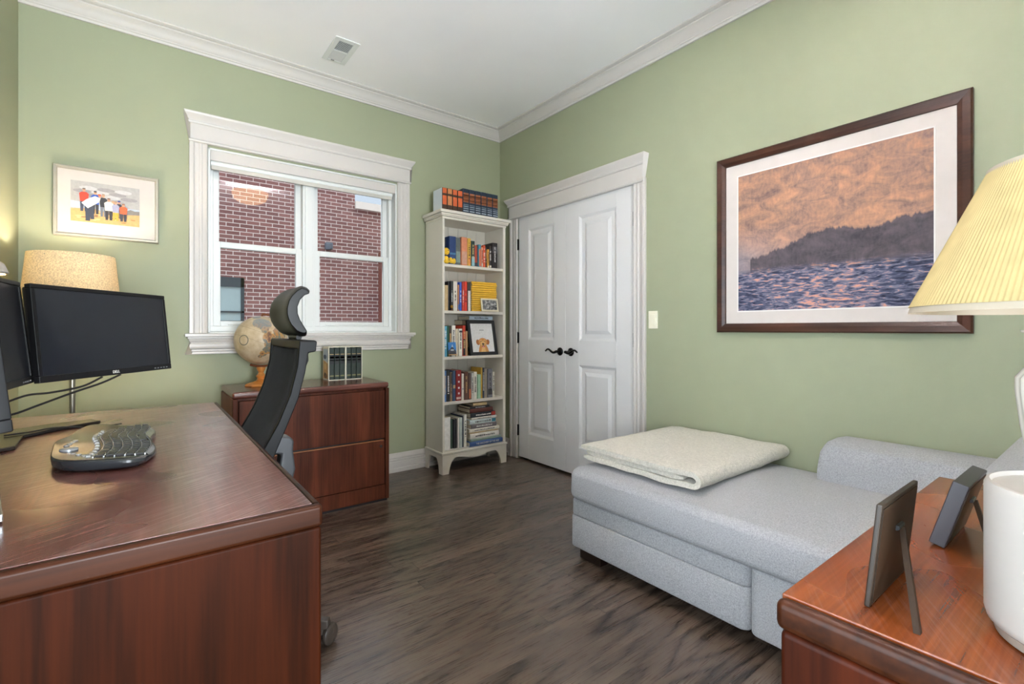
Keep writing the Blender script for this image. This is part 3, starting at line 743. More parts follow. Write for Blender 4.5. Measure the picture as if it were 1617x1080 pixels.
# ------------------------------------------------------------------ books
COV = {}
def cov(c):
    return mat('cover_%d_%d_%d' % c, c, .5, var=.1, vscale=40)
BOOKG = {}
def book(x0, x1, z0, z1, col, label, group, yf=3.2, depth=.15, band=None, ink=None, rows=None, name='book', bandlist=None):
    """upright volume, spine toward -y"""
    w = x1-x0; x0 += .0005; x1 -= .0005; y0 = yf; y1 = min(yf+depth, YB-.045)
    t = thing(name, label, 'book', ((x0+x1)/2, (y0+y1)/2, z0), group=group)
    b = MB(); bt = min(.003, w*.12)
    r = min(.004, w*.2)
    out = [(x0, y1), (x0, y0+r), (x0+r*.5, y0+r*.3), (x0+r*1.2, y0), (x1-r*1.2, y0), (x1-r*.5, y0+r*.3), (x1, y0+r), (x1, y1), (x1-bt, y1), (x1-bt, y0+r+.002), (x0+bt, y0+r+.002), (x0+bt, y1)]
    b.prism(out, 'z', z0, z1)
    cvr = b.build('cover', cov(col), t)
    b = MB(); b.box(x0+bt, y0+r+.002, z0+.002, x1-bt, y1-.003, z1-.003); b.build('pages', PAPER, t)
    h = z1-z0
    for f0, f1, c in (bandlist or ([band] if band else [])):
        b = MB(); b.box(x0+r*.9, y0-.0006, z0+h*f0, x1-r*.9, y0+.001, z0+h*f1); b.build('spine_label', cov(c), cvr)
    if ink:
        b = MB(); n = 0
        rg = rows or (.25, .85)
        z = z0+h*rg[0]
        # title running up the spine as small irregular strokes
        cx = (x0+x1)/2; hw = min((x1-x0)*.22, .006)
        while z < z0+h*rg[1]:
            l = random.uniform(.003, .008)
            if random.random() < .85: b.box(cx-hw, y0-.0011, z, cx+hw*random.uniform(.4, 1), y0+.0002, min(z+l, z0+h*rg[1]))
            z += l+random.uniform(.0015, .004)
        b.build('title_lettering', ink, cvr)
    return t
def flat_book(x0, x1, z0, z1, y0, depth, col, label, group, ink=None, rot=0, endc=None):
    """lying volume, spine toward -y"""
    cx, cy = (x0+x1)/2, y0+depth/2
    t = thing('book', label, 'book', (cx, cy, z0), rot, group)
    hx, hy, h = (x1-x0)/2, depth/2, z1-z0
    b = MB(); bt = min(.003, h*.14)
    out = [(hy, 0), (-hy+.003, 0), (-hy, h*.25), (-hy, h*.75), (-hy+.003, h), (hy, h), (hy, h-bt), (-hy+.006, h-bt), (-hy+.006, bt), (hy, bt)]
    b.prism(out, 'x', -hx, hx); cvr = b.build('cover', cov(col), t, local=True)
    b = MB(); b.box(-hx+.003, -hy+.006, bt, hx-.003, hy-.003, h-bt); b.build('pages', PAPER, t, local=True)
    if endc:
        b = MB(); b.box(hx-.04, -hy-.0006, h*.12, hx-.002, -hy+.001, h*.88); b.build('spine_label', cov(endc), cvr, local=True)
    if ink:
        b = MB(); x = -hx+.05
        while x < hx-.05:
            l = random.uniform(.003, .009)
            b.box(x, -hy-.0008, h*.35, x+l, -hy+.0005, h*random.uniform(.55, .68)); x += l+random.uniform(.0015, .005)
        b.build('title_lettering', ink, cvr, local=True)
    return t

# slipcased sets on the filing cabinet
for k, (x0, nm) in enumerate(((.971, 'left'), (1.084, 'right'))):
    x1 = x0+.112
    g = thing('book_slipcase', 'white edged slipcase of dark green volumes on the filing cabinet, %s of the pair' % nm, 'slipcase', (x0+.056, 3.3, FZ), group='slipcases on the filing cabinet')
    b = MB(); y0, y1, h = 3.242, 3.37, .222
    b.box(x0, y0, FZ, x0+.004, y1, FZ+h); b.box(x1-.004, y0, FZ, x1, y1, FZ+h); b.box(x0+.004, y0, FZ, x1-.004, y1, FZ+.004); b.box(x0+.004, y0, FZ+h-.004, x1-.004, y1, FZ+h); b.box(x0+.004, y1-.004, FZ+.004, x1-.004, y1, FZ+h-.004)
    b.build('case', mat('slipcase_board', (226, 220, 200), .6), g)
    if k == 0:
        s_ = [((206, 202, 190), quad(0, 0, 1, 0, 1, 1, 0, 1)), ((190, 146, 92), quad(.08, .03, .92, .03, .9, .5, .1, .6)), ((170, 186, 196), quad(.1, .6, .9, .55, .9, .95, .1, .95)), ((64, 84, 110), ell(.4, .7, .28, .07)), ((120, 84, 54), ell(.5, .12, .3, .08)), ((212, 176, 120), ell(.45, .4, .2, .1)), ((60, 52, 46), ell(.4, .17, .1, .05))]
        flat_picture('side_art', g, (x0-.0004, y1-.002, FZ+.003), (0, -.124, 0), (0, 0, .215), (-1, 0, 0), s_)
    for j in range(3):
        a = x0+.0045+j*.0343; place = ('left', 'middle', 'right')[j]
        book(a, a+.0338, FZ+.0042, FZ+.212, (34, 46, 40), 'dark green gilt volume, %s one in the %s slipcase' % (place, nm), 'green volumes in the slipcases', 3.243, .122,
             bandlist=[(.8, .815, (196, 164, 112)), (.5, .78, (22, 24, 26)), (.6, .63, (130, 110, 100)), (.68, .74, (130, 110, 100)), (.1, .14, (120, 116, 76))])

# ------------------------------------------------------------------ bookcase
BX0, BX1, BYF, BYK = 1.788, 2.378, 3.182, 3.452
bc = thing('bookcase', 'tall white painted bookcase with scalloped feet in the room corner', 'bookcase', (2.08, 3.32, 0))
b = MB(); b.box(BX0, BYF, .165, BX0+.018, BYK, 1.945); b.build('side_panel', SHELFP, bc, bevel=.001)
b = MB(); b.box(BX1-.024, BYF, .165, BX1, BYK, 1.945); b.build('side_panel', SHELFP, bc, bevel=.001)
b = MB(); x = BX0+.018
while x < BX1-.03:
    x2 = min(x+.0905, BX1-.024); b.box(x+.001, BYK-.012, .17, x2-.001, BYK-.004, 1.945); x = x2
b.box(BX0+.018, BYK-.004, .17, BX1-.024, BYK, 1.945)
b.build('back_panel', SHELFP, bc, bevel=.0015)
SZ = [1.592, 1.238, .887, .543, .176]
for z in SZ[:4]: MB().box(BX0+.0185, BYF+.004, z-.022, BX1-.0245, BYK-.013, z).build('shelf', SHELFP, bc, bevel=.0015)
MB().box(BX0+.0185, BYF, .15, BX1-.0245, BYK-.013, .176).build('shelf', SHELFP, bc, bevel=.0015)
b = MB(); b.box(BX0-.004, BYF-.004, 1.93, BX1+.004, BYK, 1.948)
for ins, za, zb_ in ((.016, 1.948, 1.958), (.02, 1.958, 1.972), (.032, 1.972, 1.995)): b.box(BX0-ins, BYF-ins, za, BX1+ins, BYK, zb_)
b.build('cornice', SHELFP, bc, bevel=.004, bseg=3)
b = MB(); b.box(BX0-.012, BYF-.012, .148, BX1+.012, BYK, .166); b.build('base_moulding', SHELFP, bc, bevel=.005, bseg=3)
def scallop(a0, a1, leg, hi, lo, n=20):
    """outline of an apron with tapered legs; returns polygon (u,z)"""
    pts = [(a0, 0), (a0+leg*.72, 0)]
    s0, s1 = a0+leg, a1-leg
    w = s1-s0; k = min(.05, w*.22)
    for i in range(9):
        t = i/8; pts.append((s0-leg*.28*(1-t)+k*(1-math.cos(t*PI/2)), hi*(.0+math.sin(t*PI/2))))
    for i in range(1, n):
        t = i/n; u = s0+k+(w-2*k)*t
        pts.append((u, hi-(hi-lo)*.5*(1-math.cos(2*PI*t))*(1 if w > .3 else 0)))
    for i in range(8, -1, -1):
        t = i/8; pts.append((s1+leg*.28*(1-t)-k*(1-math.cos(t*PI/2)), hi*math.sin(t*PI/2)))
    pts += [(a1-leg*.72, 0), (a1, 0), (a1, .149), (a0, .149)]
    return pts
b = MB(); b.prism(scallop(BX0-.004, BX1+.004, .075, .118, .092), 'y', BYF-.006, BYF+.012); b.build('front_apron', SHELFP, bc)
for xa in (BX0-.004, BX1-.012):
    b = MB(); b.prism(scallop(BYF+.012, BYK-.001, .05, .115, .1), 'x', xa, xa+.016); b.build('side_apron', SHELFP, bc)

zt = 1.995
def L(s, where): return s+' '+where
G0 = 'volumes on top of the bookcase'
nm = ['first', 'second', 'third', 'fourth', 'fifth', 'sixth']
for i, (a, c, z1) in enumerate(((1.790, 1.832, 2.165), (1.834, 1.878, 2.166), (1.880, 1.923, 2.165), (1.925, 1.970, 2.165))):
    base = (66, 46, 34); main = (206, 96, 50) if i != 1 else (196, 128, 78)
    book(a, c, zt, z1, base, 'orange and brown banded volume on top of the bookcase, %s from the left' % nm[i], 'orange volumes on top of the bookcase', 3.19, .14,
         bandlist=[(.26, .66, main), (.76, .99, main)])
MB2 = MB(); MB2.box(1.7885, 3.195, zt+.001, 1.7899, 3.328, 2.164); 
first = [o for o in C.objects if o.get('group') == 'orange volumes on top of the bookcase'][0]
MB2.build('dust_jacket_side', mat('pale_jacket', (206, 214, 220), .6), first)
for i, (a, c) in enumerate(((1.972, 2.029), (2.031, 2.084), (2.086, 2.140), (2.142, 2.197), (2.199, 2.252), (2.254, 2.308))):
    book(a, c, zt, 2.19, (30, 48, 66), 'navy volume with brown title panel on the bookcase top, %s navy from left' % nm[i], 'navy volumes on top of the bookcase', 3.19, .16,
         bandlist=[(.46, .84, (150, 88, 56)), (.72, .76, (214, 172, 124)), (.66, .69, (214, 172, 124)), (.58, .6, (214, 172, 124)), (.52, .55, (214, 172, 124)), (.36, .37, (170, 180, 190)), (.28, .31, (150, 160, 172)), (.2, .23, (150, 160, 172)), (.1, .14, (170, 180, 190))])

G1 = 'books on the top shelf'
for a in ((1.817, 1.857, 1.795, (30, 40, 62), 'dark navy book behind the yellow toy on the top shelf', None, None, .04),
          (1.858, 1.917, 1.808, (36, 62, 110), 'thick blue book right of the yellow toy on the top shelf', None, (.35, .42, (70, 120, 160)), 0),
          (1.920, 1.964, 1.806, (94, 100, 100), 'grey-green hardback beside the thick blue book on the top shelf', None, (.1, .5, (126, 146, 140)), .01),
          (1.966, 2.020, 1.813, (212, 136, 100), 'tall orange and pink hardback in the middle of the top shelf', None, (.05, .5, (196, 150, 128)), 0),
          (2.022, 2.053, 1.810, (214, 168, 66), 'yellow book right of the orange and pink hardback on the top shelf', BLACKL, (.05, .3, (214, 140, 70)), 0),
          (2.056, 2.090, 1.793, (40, 66, 62), 'dark green book with pale blue ends on the top shelf', GOLD, (.02, .38, (140, 184, 196)), 0),
          (2.093, 2.124, 1.765, (176, 70, 44), 'rust red book left of the teal spined one on the top shelf', None, (0.0, .2, (60, 60, 70)), .015),
          (2.125, 2.151, 1.772, (70, 140, 160), 'teal and orange spined paperback on the top shelf', None, (.04, .8, (206, 110, 74)), 0),
          (2.152, 2.167, 1.752, (224, 150, 120), 'thin pale orange paperback on the top shelf', BLACKL, (.04, .2, (226, 220, 206)), 0),
          (2.169, 2.192, 1.770, (214, 90, 52), 'bright orange red paperback on the top shelf', WHITEL, None, 0),
          (2.194, 2.208, 1.757, (60, 50, 44), 'narrow dark book left of the amber one on the top shelf', GOLD, None, .006),
          (2.209, 2.229, 1.742, (222, 160, 60), 'amber spined paperback on the top shelf', BLACKL, (.02, .12, (230, 220, 200)), 0),
          (2.231, 2.255, 1.772, (44, 38, 38), 'black paperback right of the amber one on the top shelf', WHITEL, (.03, .12, (226, 220, 206)), .004),
          (2.258, 2.312, 1.800, (40, 34, 34), 'wide black book at the right end of the top shelf', WHITEL, (.6, .85, (84, 80, 82)), 0)):
    book(a[0], a[1], SZ[0], a[2], a[3], a[4], G1, 3.2+a[7], .15, a[6], a[5])
G2 = 'books on the second shelf'
for a in ((1.817, 1.848, 1.431, (206, 176, 130), 'tan book at the left end of the second shelf', None, None, .0),
          (1.851, 1.869, 1.462, (30, 30, 34), 'black book right of the tan one on the second shelf', None, None, .008),
          (1.870, 1.891, 1.466, (34, 34, 38), 'black book with white lettering on the second shelf', WHITEL, None, 0),
          (1.893, 1.930, 1.464, (226, 220, 206), 'cream spined book with small lettering on the second shelf', BLACKL, None, 0),
          (1.931, 1.947, 1.440, (170, 116, 84), 'narrow brown paperback on the second shelf', None, (.05, .25, (60, 110, 170)), 0),
          (1.948, 1.969, 1.461, (44, 90, 190), 'bright blue book with white lettering on the second shelf', WHITEL, None, 0),
          (1.971, 1.991, 1.465, (186, 54, 40), 'dark red book left of the scarlet one on the second shelf', WHITEL, (.2, .75, (206, 90, 70)), 0),
          (1.992, 2.019, 1.469, (216, 56, 36), 'scarlet book with dark lettering on the second shelf', BLACKL, None, 0),
          (2.021, 2.051, 1.466, (60, 54, 50), 'book with black top and white spine beside the yellow magazines', None, (.0, .7, (228, 222, 212)), 0)):
    book(a[0], a[1], SZ[1], a[2], a[3], a[4], G2, 3.2+a[7], .15, a[6], a[5], (.3, .7))
h = .2365/14
mg0 = None
for k in range(14):
    z = SZ[1]+k*h; dx = random.uniform(-.003, .003)
    if mg0 is None:
        t = thing('magazine', 'x', 'magazine', (2.175, 3.27, z), group='yellow magazines stacked on the second shelf'); mg0 = t
        b = MB(); b.box(-.121, -.08, 0, .121, .08, h*.93); b.build('cover', mat('yellow_magazine_cover', (226, 176, 50), .4, var=.08), t, local=True, bevel=.003)
        b = MB(); b.box(-.1215, -.075, .003, .1215, .079, h*.75); b.build('pages', PAPER, t, local=True)
    else:
        t = dup(mg0, (2.175+dx, 3.27+random.uniform(-.002, .002), z), 'x')
    t['label'] = 'yellow spined magazine lying flat in the stack on the second shelf'
mp = thing('small_photo_frame', 'small cream framed black and white photograph leaning on the yellow magazines', 'picture frame', (2.215, 3.17, SZ[1]))
mp.rotation_euler = (math.radians(-9), 0, 0)
b = MB()
for a in ((-.083, 0, -.070, .105), (.070, 0, .083, .105), (-.07, 0, .07, .013), (-.07, .092, .07, .105)): b.box(a[0], -.006, a[1], a[2], .004, a[3])
b.build('frame', mat('cream_frame', (224, 214, 186), .5), mp, local=True, bevel=.0015)
def bw_mat():
    g = N('monochrome_print'); o = g.obj()
    g.l(g.ramp(g.noise(o, 45, 4, .6, .5), [(.35, (34, 34, 34)), (.5, (110, 110, 110)), (.65, (206, 204, 200))]), g.b.inputs['Base Color']); return g.m
b = MB(); b.box(-.07, -.002, .013, .07, .003, .092); b.build('photo_print', bw_mat(), mp, local=True)
# gold ornament
o_ = thing('gold_ornament', 'small gilded flower ornament in front of the books on the second shelf', 'ornament', (1.872, 3.189, SZ[1]))
b = MB()
for k in range(7): b.ball((.008*math.cos(k*.9), 0, .03+.008*math.sin(k*.9)), .0055, 8)
b.ball((0, -.003, .03), .007, 10); b.build('flower', mat('gilt_metal', (196, 146, 60), .4, metal=.5), o_, local=True, smooth=True)
b = MB(); b.lathe([(.012, 0), (.012, .004), (.003, .008), (.003, .024)], (0, 0, 0), 12); b.build('base', GW2, o_, local=True)
# yellow plush toy
YEL = fabric('yellow_plush', (206, 156, 30), (246, 206, 66), 200)
pt = thing('plush_toy', 'small yellow plush toy sitting at the left end of the top shelf', 'soft toy', (1.84, 3.197, SZ[0]))
b = MB(); b.ball((1.828, 3.2, SZ[0]+.032), .024, 16, (1, .7, 1.25)); b.build('body', YEL, pt, smooth=True)
b = MB(); b.ball((1.829, 3.198, SZ[0]+.095), .026, 16, (1, .7, 1.1)); hd = b.build('head', YEL, pt, smooth=True)
b = MB(); b.ball((1.836, 3.179, SZ[0]+.1), .004, 8); b.build('eye', BLACKP, hd, smooth=True)
for xx, zz, rt in ((1.822, .016, 0), (1.868, .02, 1)):
    b = MB(); b.ball((xx, 3.183, SZ[0]+zz), .02, 14, (1.2, .6, .8)); b.build('foot', YEL, pt, smooth=True)
b = MB(); b.ball((1.888, 3.186, SZ[0]+.024), .021, 14, (.8, .6, 1.1)); b.ball((1.862, 3.19, SZ[0]+.04), .012, 10); b.build('wing', YEL, pt, smooth=True)

G3 = 'books on the third shelf'
for a in ((1.813, 1.842, 1.119, (96, 164, 190), 'light blue book at the left end of the third shelf', WHITEL, None, 0),
          (1.843, 1.858, 1.120, (36, 92, 66), 'thin green book on the third shelf', None, None, 0),
          (1.859, 1.881, 1.123, (72, 58, 46), 'dark brown and tan book on the third shelf', None, (.3, .75, (190, 150, 100)), 0),
          (1.882, 1.917, 1.125, (228, 224, 214), 'white book with grey lettering on the third shelf', BLACKL, None, 0),
          (1.922, 1.943, 1.099, (214, 200, 176), 'cream book recessed in the third shelf', None, None, .006),
          (1.945, 1.978, 1.100, (232, 228, 214), 'thick white paperback on the third shelf', BLACKL, (.86, .93, (60, 50, 60)), 0),
          (1.980, 2.007, 1.125, (200, 60, 36), 'red topped black paperback left of the dog portrait', GOLD, (.02, .55, (40, 36, 40)), 0),
          (2.009, 2.034, 1.08, (190, 152, 110), 'tan book partly behind the dog portrait', None, None, .01)):
    book(a[0], a[1], SZ[2], a[2], a[3], a[4], G3, 3.205+a[7], .15, a[6], a[5])
z = SZ[2]
for k, (hh, c, lb) in enumerate(((.03, (150, 120, 90), 'tan book at the bottom of the pile behind the dog portrait'), (.035, (90, 96, 100), 'grey book in the lower pile behind the dog portrait'), (.04, (170, 150, 120), 'beige book in the pile behind the dog portrait'), (.045, (60, 60, 66), 'charcoal book in the middle of the pile behind the dog portrait'), (.045, (130, 110, 90), 'light brown book in the pile behind the dog portrait'), (.045, (52, 46, 42), 'dark brown book near the top of the pile behind the dog portrait'), (.04, (120, 102, 80), 'brown book under the pale blue one behind the dog portrait'))):
    flat_book(2.062-(.03 if k > 3 else 0), 2.29, z, z+hh, 3.29, .13, c, lb, 'pile behind the dog portrait'); z += hh+.0005
flat_book(2.062, 2.289, z, z+.031, 3.24, .17, (168, 186, 198), 'pale blue book lying on top of the pile behind the dog portrait', 'pile behind the dog portrait', BLACKL)
dp = thing('dog_portrait', 'black framed portrait of a golden dog leaning on the third shelf', 'picture frame', (2.182, 3.207, SZ[2]))
dp.rotation_euler = (math.radians(-12), 0, 0)
b = MB(); W2, H2, fw = .133, .285, .026
for a in ((-W2, 0, -W2+fw, H2), (W2-fw, 0, W2, H2), (-W2+fw, 0, W2-fw, fw), (-W2+fw, H2-fw, W2-fw, H2)): b.box(a[0], -.012, a[1], a[2], .008, a[3])
b.build('frame', mat('black_frame', (30, 30, 33), .4), dp, local=True, bevel=.002)
GO, GD, GL = (206, 138, 72), (172, 100, 48), (226, 176, 112)
s_ = [((224, 222, 222), quad(0, 0, 1, 0, 1, 1, 0, 1)),
      (GO, [(.27, 0), (.73, 0), (.7, .12), (.64, .25), (.36, .25), (.3, .12)]), (GL, [(.38, .0), (.6, .0), (.57, .16), (.43, .16)]),
      (GD, ell(.28, .34, .08, .1, 14, .3)), (GD, ell(.72, .34, .08, .1, 14, -.3)), (GO, ell(.5, .35, .2, .14, 20)), (GL, ell(.5, .29, .12, .09, 16)), (GL, ell(.42, .4, .05, .03)), (GL, ell(.58, .4, .05, .03)),
      ((40, 28, 24), ell(.42, .375, .022, .014)), ((40, 28, 24), ell(.58, .375, .022, .014)), ((44, 36, 36), ell(.5, .275, .055, .03)), ((60, 34, 30), ell(.5, .205, .06, .025)), ((222, 130, 140), ell(.5, .18, .035, .035))]
for k in range(5): s_.append(((90, 90, 92), quad(.4+k*.04, .755, .43+k*.04, .755, .43+k*.04, .78, .4+k*.04, .78)))
def local_picture(name, parent, ox, oz, w, h, y, shapes):
    b = MB(); ms = []; cols = {}
    for i, (c, poly) in enumerate(shapes):
        if c not in cols: cols[c] = len(ms); ms.append(mat('print_%d_%d_%d' % c, c, .6, var=.08, vscale=90))
        b.face([(ox+p[0]*w, y-.00012*i, oz+p[1]*h) for p in poly], cols[c])
    b.box(ox, y+.0005, oz, ox+w, y+.003, oz+h, 0)
    return b.build(name, ms, parent, local=True)
local_picture('portrait_print', dp, -W2+fw, fw, 2*(W2-fw), H2-2*fw, -.004, s_)
mm = thing('miniature_painting', 'tiny blue painting on a wooden easel at the left of the third shelf', 'painting', (1.872, 3.178, SZ[2])); mm.rotation_euler = (math.radians(-8), 0, 0)
s_ = [((58, 130, 196), quad(0, 0, 1, 0, 1, 1, 0, 1)), ((60, 62, 70), [(0, 0), (1, 0), (.95, .3), (.7, .45), (.55, .85), (.42, .6), (.2, .42), (0, .3)]), ((204, 210, 216), [(.42, .6), (.55, .85), (.66, .55), (.52, .62)]), ((190, 190, 190), ell(.5, .35, .25, .06)), ((36, 38, 44), quad(.1, .0, .9, .0, .85, .16, .15, .16))]
local_picture('canvas', mm, -.034, .018, .068, .092, -.004, s_)
b = MB(); b.tube([(-.028, .0, 0), (-.028, .004, .1)], .003, 6); b.tube([(.028, 0, 0), (.028, .004, .1)], .003, 6); b.box(-.036, -.01, .012, .036, .002, .018); b.build('easel', mat('easel_wood', (190, 150, 96), .5), mm, local=True)

G4 = 'books on the fourth shelf'
for a in ((1.810, 1.833, .781, (92, 130, 180), 'blue book at the left end of the fourth shelf', GOLD, None, .0),
          (1.835, 1.863, .783, (44, 46, 48), 'charcoal book second on the fourth shelf', WHITEL, None, 0),
          (1.865, 1.885, .765, (150, 126, 96), 'tan and grey book on the fourth shelf', BLACKL, (.6, .98, (70, 66, 62)), 0),
          (1.887, 1.914, .777, (62, 84, 112), 'slate blue book with tan label on the fourth shelf', None, (.42, .53, (196, 164, 120)), 0),
          (1.916, 1.966, .779, (140, 30, 30), 'thick red book with white emblems on the fourth shelf', None, (.05, .12, (214, 190, 180)), 0),
          (1.968, 1.989, .749, (226, 222, 210), 'white book right of the thick red book', None, (.4, .46, (170, 170, 180)), 0),
          (1.991, 2.030, .763, (98, 66, 52), 'brown book in the middle of the fourth shelf', GOLD, None, 0),
          (2.031, 2.056, .749, (90, 74, 70), 'black topped book with fiery spine on the fourth shelf', None, (.04, .4, (196, 110, 70)), 0),
          (2.058, 2.077, .748, (206, 204, 200), 'pale grey paperback on the fourth shelf', BLACKL, None, 0),
          (2.079, 2.110, .757, (230, 226, 214), 'white book with coloured lettering left of the mint one', BLACKL, None, 0),
          (2.112, 2.145, .735, (160, 198, 166), 'mint green book on the fourth shelf', None, None, -.004),
          (2.146, 2.163, .789, (206, 164, 66), 'ochre yellow book standing tallest on the fourth shelf', None, None, 0),
          (2.164, 2.181, .783, (46, 54, 72), 'navy paperback right of the ochre book', WHITEL, None, 0),
          (2.183, 2.212, .778, (150, 138, 124), 'taupe book on the fourth shelf', None, None, .006),
          (2.214, 2.261, .775, (120, 118, 124), 'thick grey photo-spined book on the fourth shelf', BLACKL, (.1, .3, (60, 56, 60)), 0),
          (2.263, 2.281, .749, (228, 222, 208), 'cream book with bold black lettering at the right end of the fourth shelf', BLACKL, None, 0)):
    book(a[0], a[1], SZ[3], a[2], a[3], a[4], G4, 3.2+a[7], .15, a[6], a[5])
for o in list(C.objects):
    if o.get('label', '').startswith('thick red book'):
        b = MB()
        for q in (.24, .42, .62, .84): b.ball((1.941, 3.2, SZ[3]+.236*q), .008, 8, (1, .12, 1.3))
        b.build('emblems', WHITEL, o)
G5 = 'upright books on the bottom shelf'
for a in ((1.812, 1.868, .424, (236, 234, 230), 'white binder at the left end of the bottom shelf', None, None, 0, .2),
          (1.871, 1.900, .402, (64, 88, 76), 'dark green binder on the bottom shelf', None, None, .02, .18),
          (1.902, 1.932, .402, (34, 34, 38), 'black binder on the bottom shelf', None, None, .01, .18),
          (1.934, 1.946, .408, (226, 222, 214), 'thin white book beside the black binder', None, None, 0, .18),
          (1.948, 1.974, .409, (190, 200, 192), 'pale sage book on the bottom shelf', None, None, 0, .18),
          (1.976, 1.987, .417, (54, 62, 84), 'thin navy book on the bottom shelf', None, None, .006, .18),
          (1.989, 2.014, .428, (232, 228, 220), 'white book with black lettering on the bottom shelf', BLACKL, None, 0, .18)):
    book(a[0], a[1], SZ[4]+.0005, a[2], a[3], a[4], G5, 3.2+a[7], a[8], a[6], a[5])
z = SZ[4]+.0005; GS = 'horizontal pile of books on the bottom shelf'
pile = [(2.024, 2.340, .034, (64, 96, 150), 'blue book at the bottom of the pile on the bottom shelf', None, 3.17, None),
        (2.040, 2.335, .02, (150, 166, 150), 'thin greenish book second from the bottom of the pile', None, 3.185, None),
        (2.036, 2.313, .04, (236, 232, 222), 'thick white book in the lower pile on the bottom shelf', BLACKL, 3.185, None),
        (2.030, 2.31, .012, (196, 170, 130), 'thin tan book in the pile on the bottom shelf', None, 3.19, None),
        (2.028, 2.317, .026, (230, 224, 210), 'cream book with dark marks in the pile on the bottom shelf', BLACKL, 3.185, None),
        (2.046, 2.290, .034, (112, 104, 108), 'grey book in the middle of the pile on the bottom shelf', WHITEL, 3.185, None),
        (2.036, 2.286, .034, (200, 212, 214), 'pale blue-white book with teal end in the pile', BLACKL, 3.19, (56, 130, 150)),
        (2.049, 2.290, .018, (230, 226, 218), 'thin white book under the black one in the pile', BLACKL, 3.185, None),
        (2.040, 2.278, .036, (36, 40, 48), 'black book with red end in the pile on the bottom shelf', WHITEL, 3.185, (170, 50, 40)),
        (2.036, 2.256, .032, (92, 46, 38), 'dark red-brown book near the top of the pile', None, 3.19, None),
        (2.040, 2.225, .018, (40, 38, 40), 'black book near the top of the pile with pale lettering', WHITEL, 3.19, None),
        (2.073, 2.205, .022, (190, 164, 120), 'tan book on top of the pile on the bottom shelf', None, 3.2, None)]
for k, (x0, x1, hh, c, lb, ink, y0, ec) in enumerate(pile):
    t = flat_book(x0, x1, z, z+hh, y0, .18, c, lb, GS, ink, 0, ec)
    if k == 0:
        cvr = [q for q in t.children if q.name.startswith('cover')][0]
        text_mesh('title_lettering', 'THE DISCOVERY OF THE NILE', .02, WHITEL, cvr, Matrix.Translation((.01, -.0912, .017)) @ Matrix.Rotation(PI/2, 4, 'X'), .0004, .22)
    z += hh+.0005
#%%LEFT
# ------------------------------------------------------------------ floor lamp in the corner
fl = thing('floor_lamp', 'floor lamp with a linen drum shade in the left corner behind the monitors', 'floor lamp', (-.27, 3.16, 0))
lx, ly = -.27, 3.16
b = MB(); b.lathe([(.13, 0), (.132, .012), (.12, .02), (.02, .026), (.0001, .026)], (lx, ly, 0), 36); b.build('base', BRASSP, fl, smooth=True)
b = MB(); b.tube([(lx, ly, .02), (lx, ly, 1.25)], .0115, 16); b.build('pole', BRASSP, fl, smooth=True)
def shell(mb, r0, z0, r1, z1, c, seg, th=.0015, flute=0, fn=0):
    """open truncated cone with thickness"""
    def ring(r, z): return [(c[0]+r*(1+flute*math.cos(fn*2*PI*i/seg))*math.cos(2*PI*i/seg), c[1]+r*(1+flute*math.cos(fn*2*PI*i/seg))*math.sin(2*PI*i/seg), z) for i in range(seg)]
    rs = [ring(r0, z0), ring((r0+r1)/2, (z0+z1)/2), ring(r1, z1), ring(r1-th, z1), ring((r0+r1)/2-th, (z0+z1)/2), ring(r0-th, z0), ring(r0, z0)]
    mb.loft(rs, cap=False); bmesh.ops.remove_doubles(mb.bm, verts=mb.bm.verts, dist=1e-6); return mb
b = MB(); shell(b, .186, 1.2, .162, 1.455, (lx, ly), 64); b.build('lamp_shade', LINEN, fl, smooth=True)
b = MB()
for a in (0, 2*PI/3, 4*PI/3): b.tube([(lx, ly, 1.245), (lx+.165*math.cos(a), ly+.165*math.sin(a), 1.44)], .002, 6)
b.build('shade_spider', BRASSP, fl)
b = MB(); b.ball((lx, ly, 1.30), .03, 16); b.build('bulb', emis('warm_bulb', (255, 214, 150), 2.5), fl, smooth=True)

# ------------------------------------------------------------------ monitors
BEZ = mat('monitor_bezel', (22, 22, 24), .45, spec=.3, var=.05)
def monitor(label, c, yaw, tilt, W, H, text=True):
    t = thing('computer_monitor', label, 'monitor', c)
    n = Vector((math.cos(yaw), -math.sin(yaw), 0)); w = Vector((math.sin(yaw), math.cos(yaw), 0)); u = Vector((0, 0, 1))
    u2 = u*math.cos(tilt)-n*math.sin(tilt); n2 = n*math.cos(tilt)+u*math.sin(tilt)
    M = Matrix((w, u2, n2)).transposed().to_4x4()
    t.rotation_euler = M.to_euler()
    # local x across, y up, z toward the viewer
    bz, bb = .013, .02
    b = MB(); frame = [(-W/2, -H/2, W/2, -H/2+bb), (-W/2, H/2-bz, W/2, H/2), (-W/2, -H/2+bb, -W/2+bz, H/2-bz), (W/2-bz, -H/2+bb, W/2, H/2-bz)]
    for x0, y0, x1, y1 in frame: b.box(x0, y0, -.018, x1, y1, 0)
    b.build('bezel', BEZ, t, local=True, bevel=.002)
    b = MB(); b.box(-W/2+bz, -H/2+bb, -.016, W/2-bz, H/2-bz, -.003); b.build('screen', SCREEN, t, local=True)
    b = MB(); b.box(-W/2+.006, -H/2+.006, -.034, W/2-.006, H/2-.006, -.018); b.box(-W*.3, -H*.3, -.058, W*.3, H*.3, -.034); b.build('rear_shell', BLACKP, t, local=True, bevel=.006)
    b = MB()
    for k in range(5): b.box(W/2-.09+k*.015, -H/2+.006, -.0005, W/2-.083+k*.015, -H/2+.010, .0008)
    b.build('buttons', mat('button_grey', (120, 122, 126), .4), t, local=True)
    if text: text_mesh('logo', 'DELL', .013, WHITEL, t, Matrix.Translation((0, -H/2+.010, .0006)), .0004)
    return t
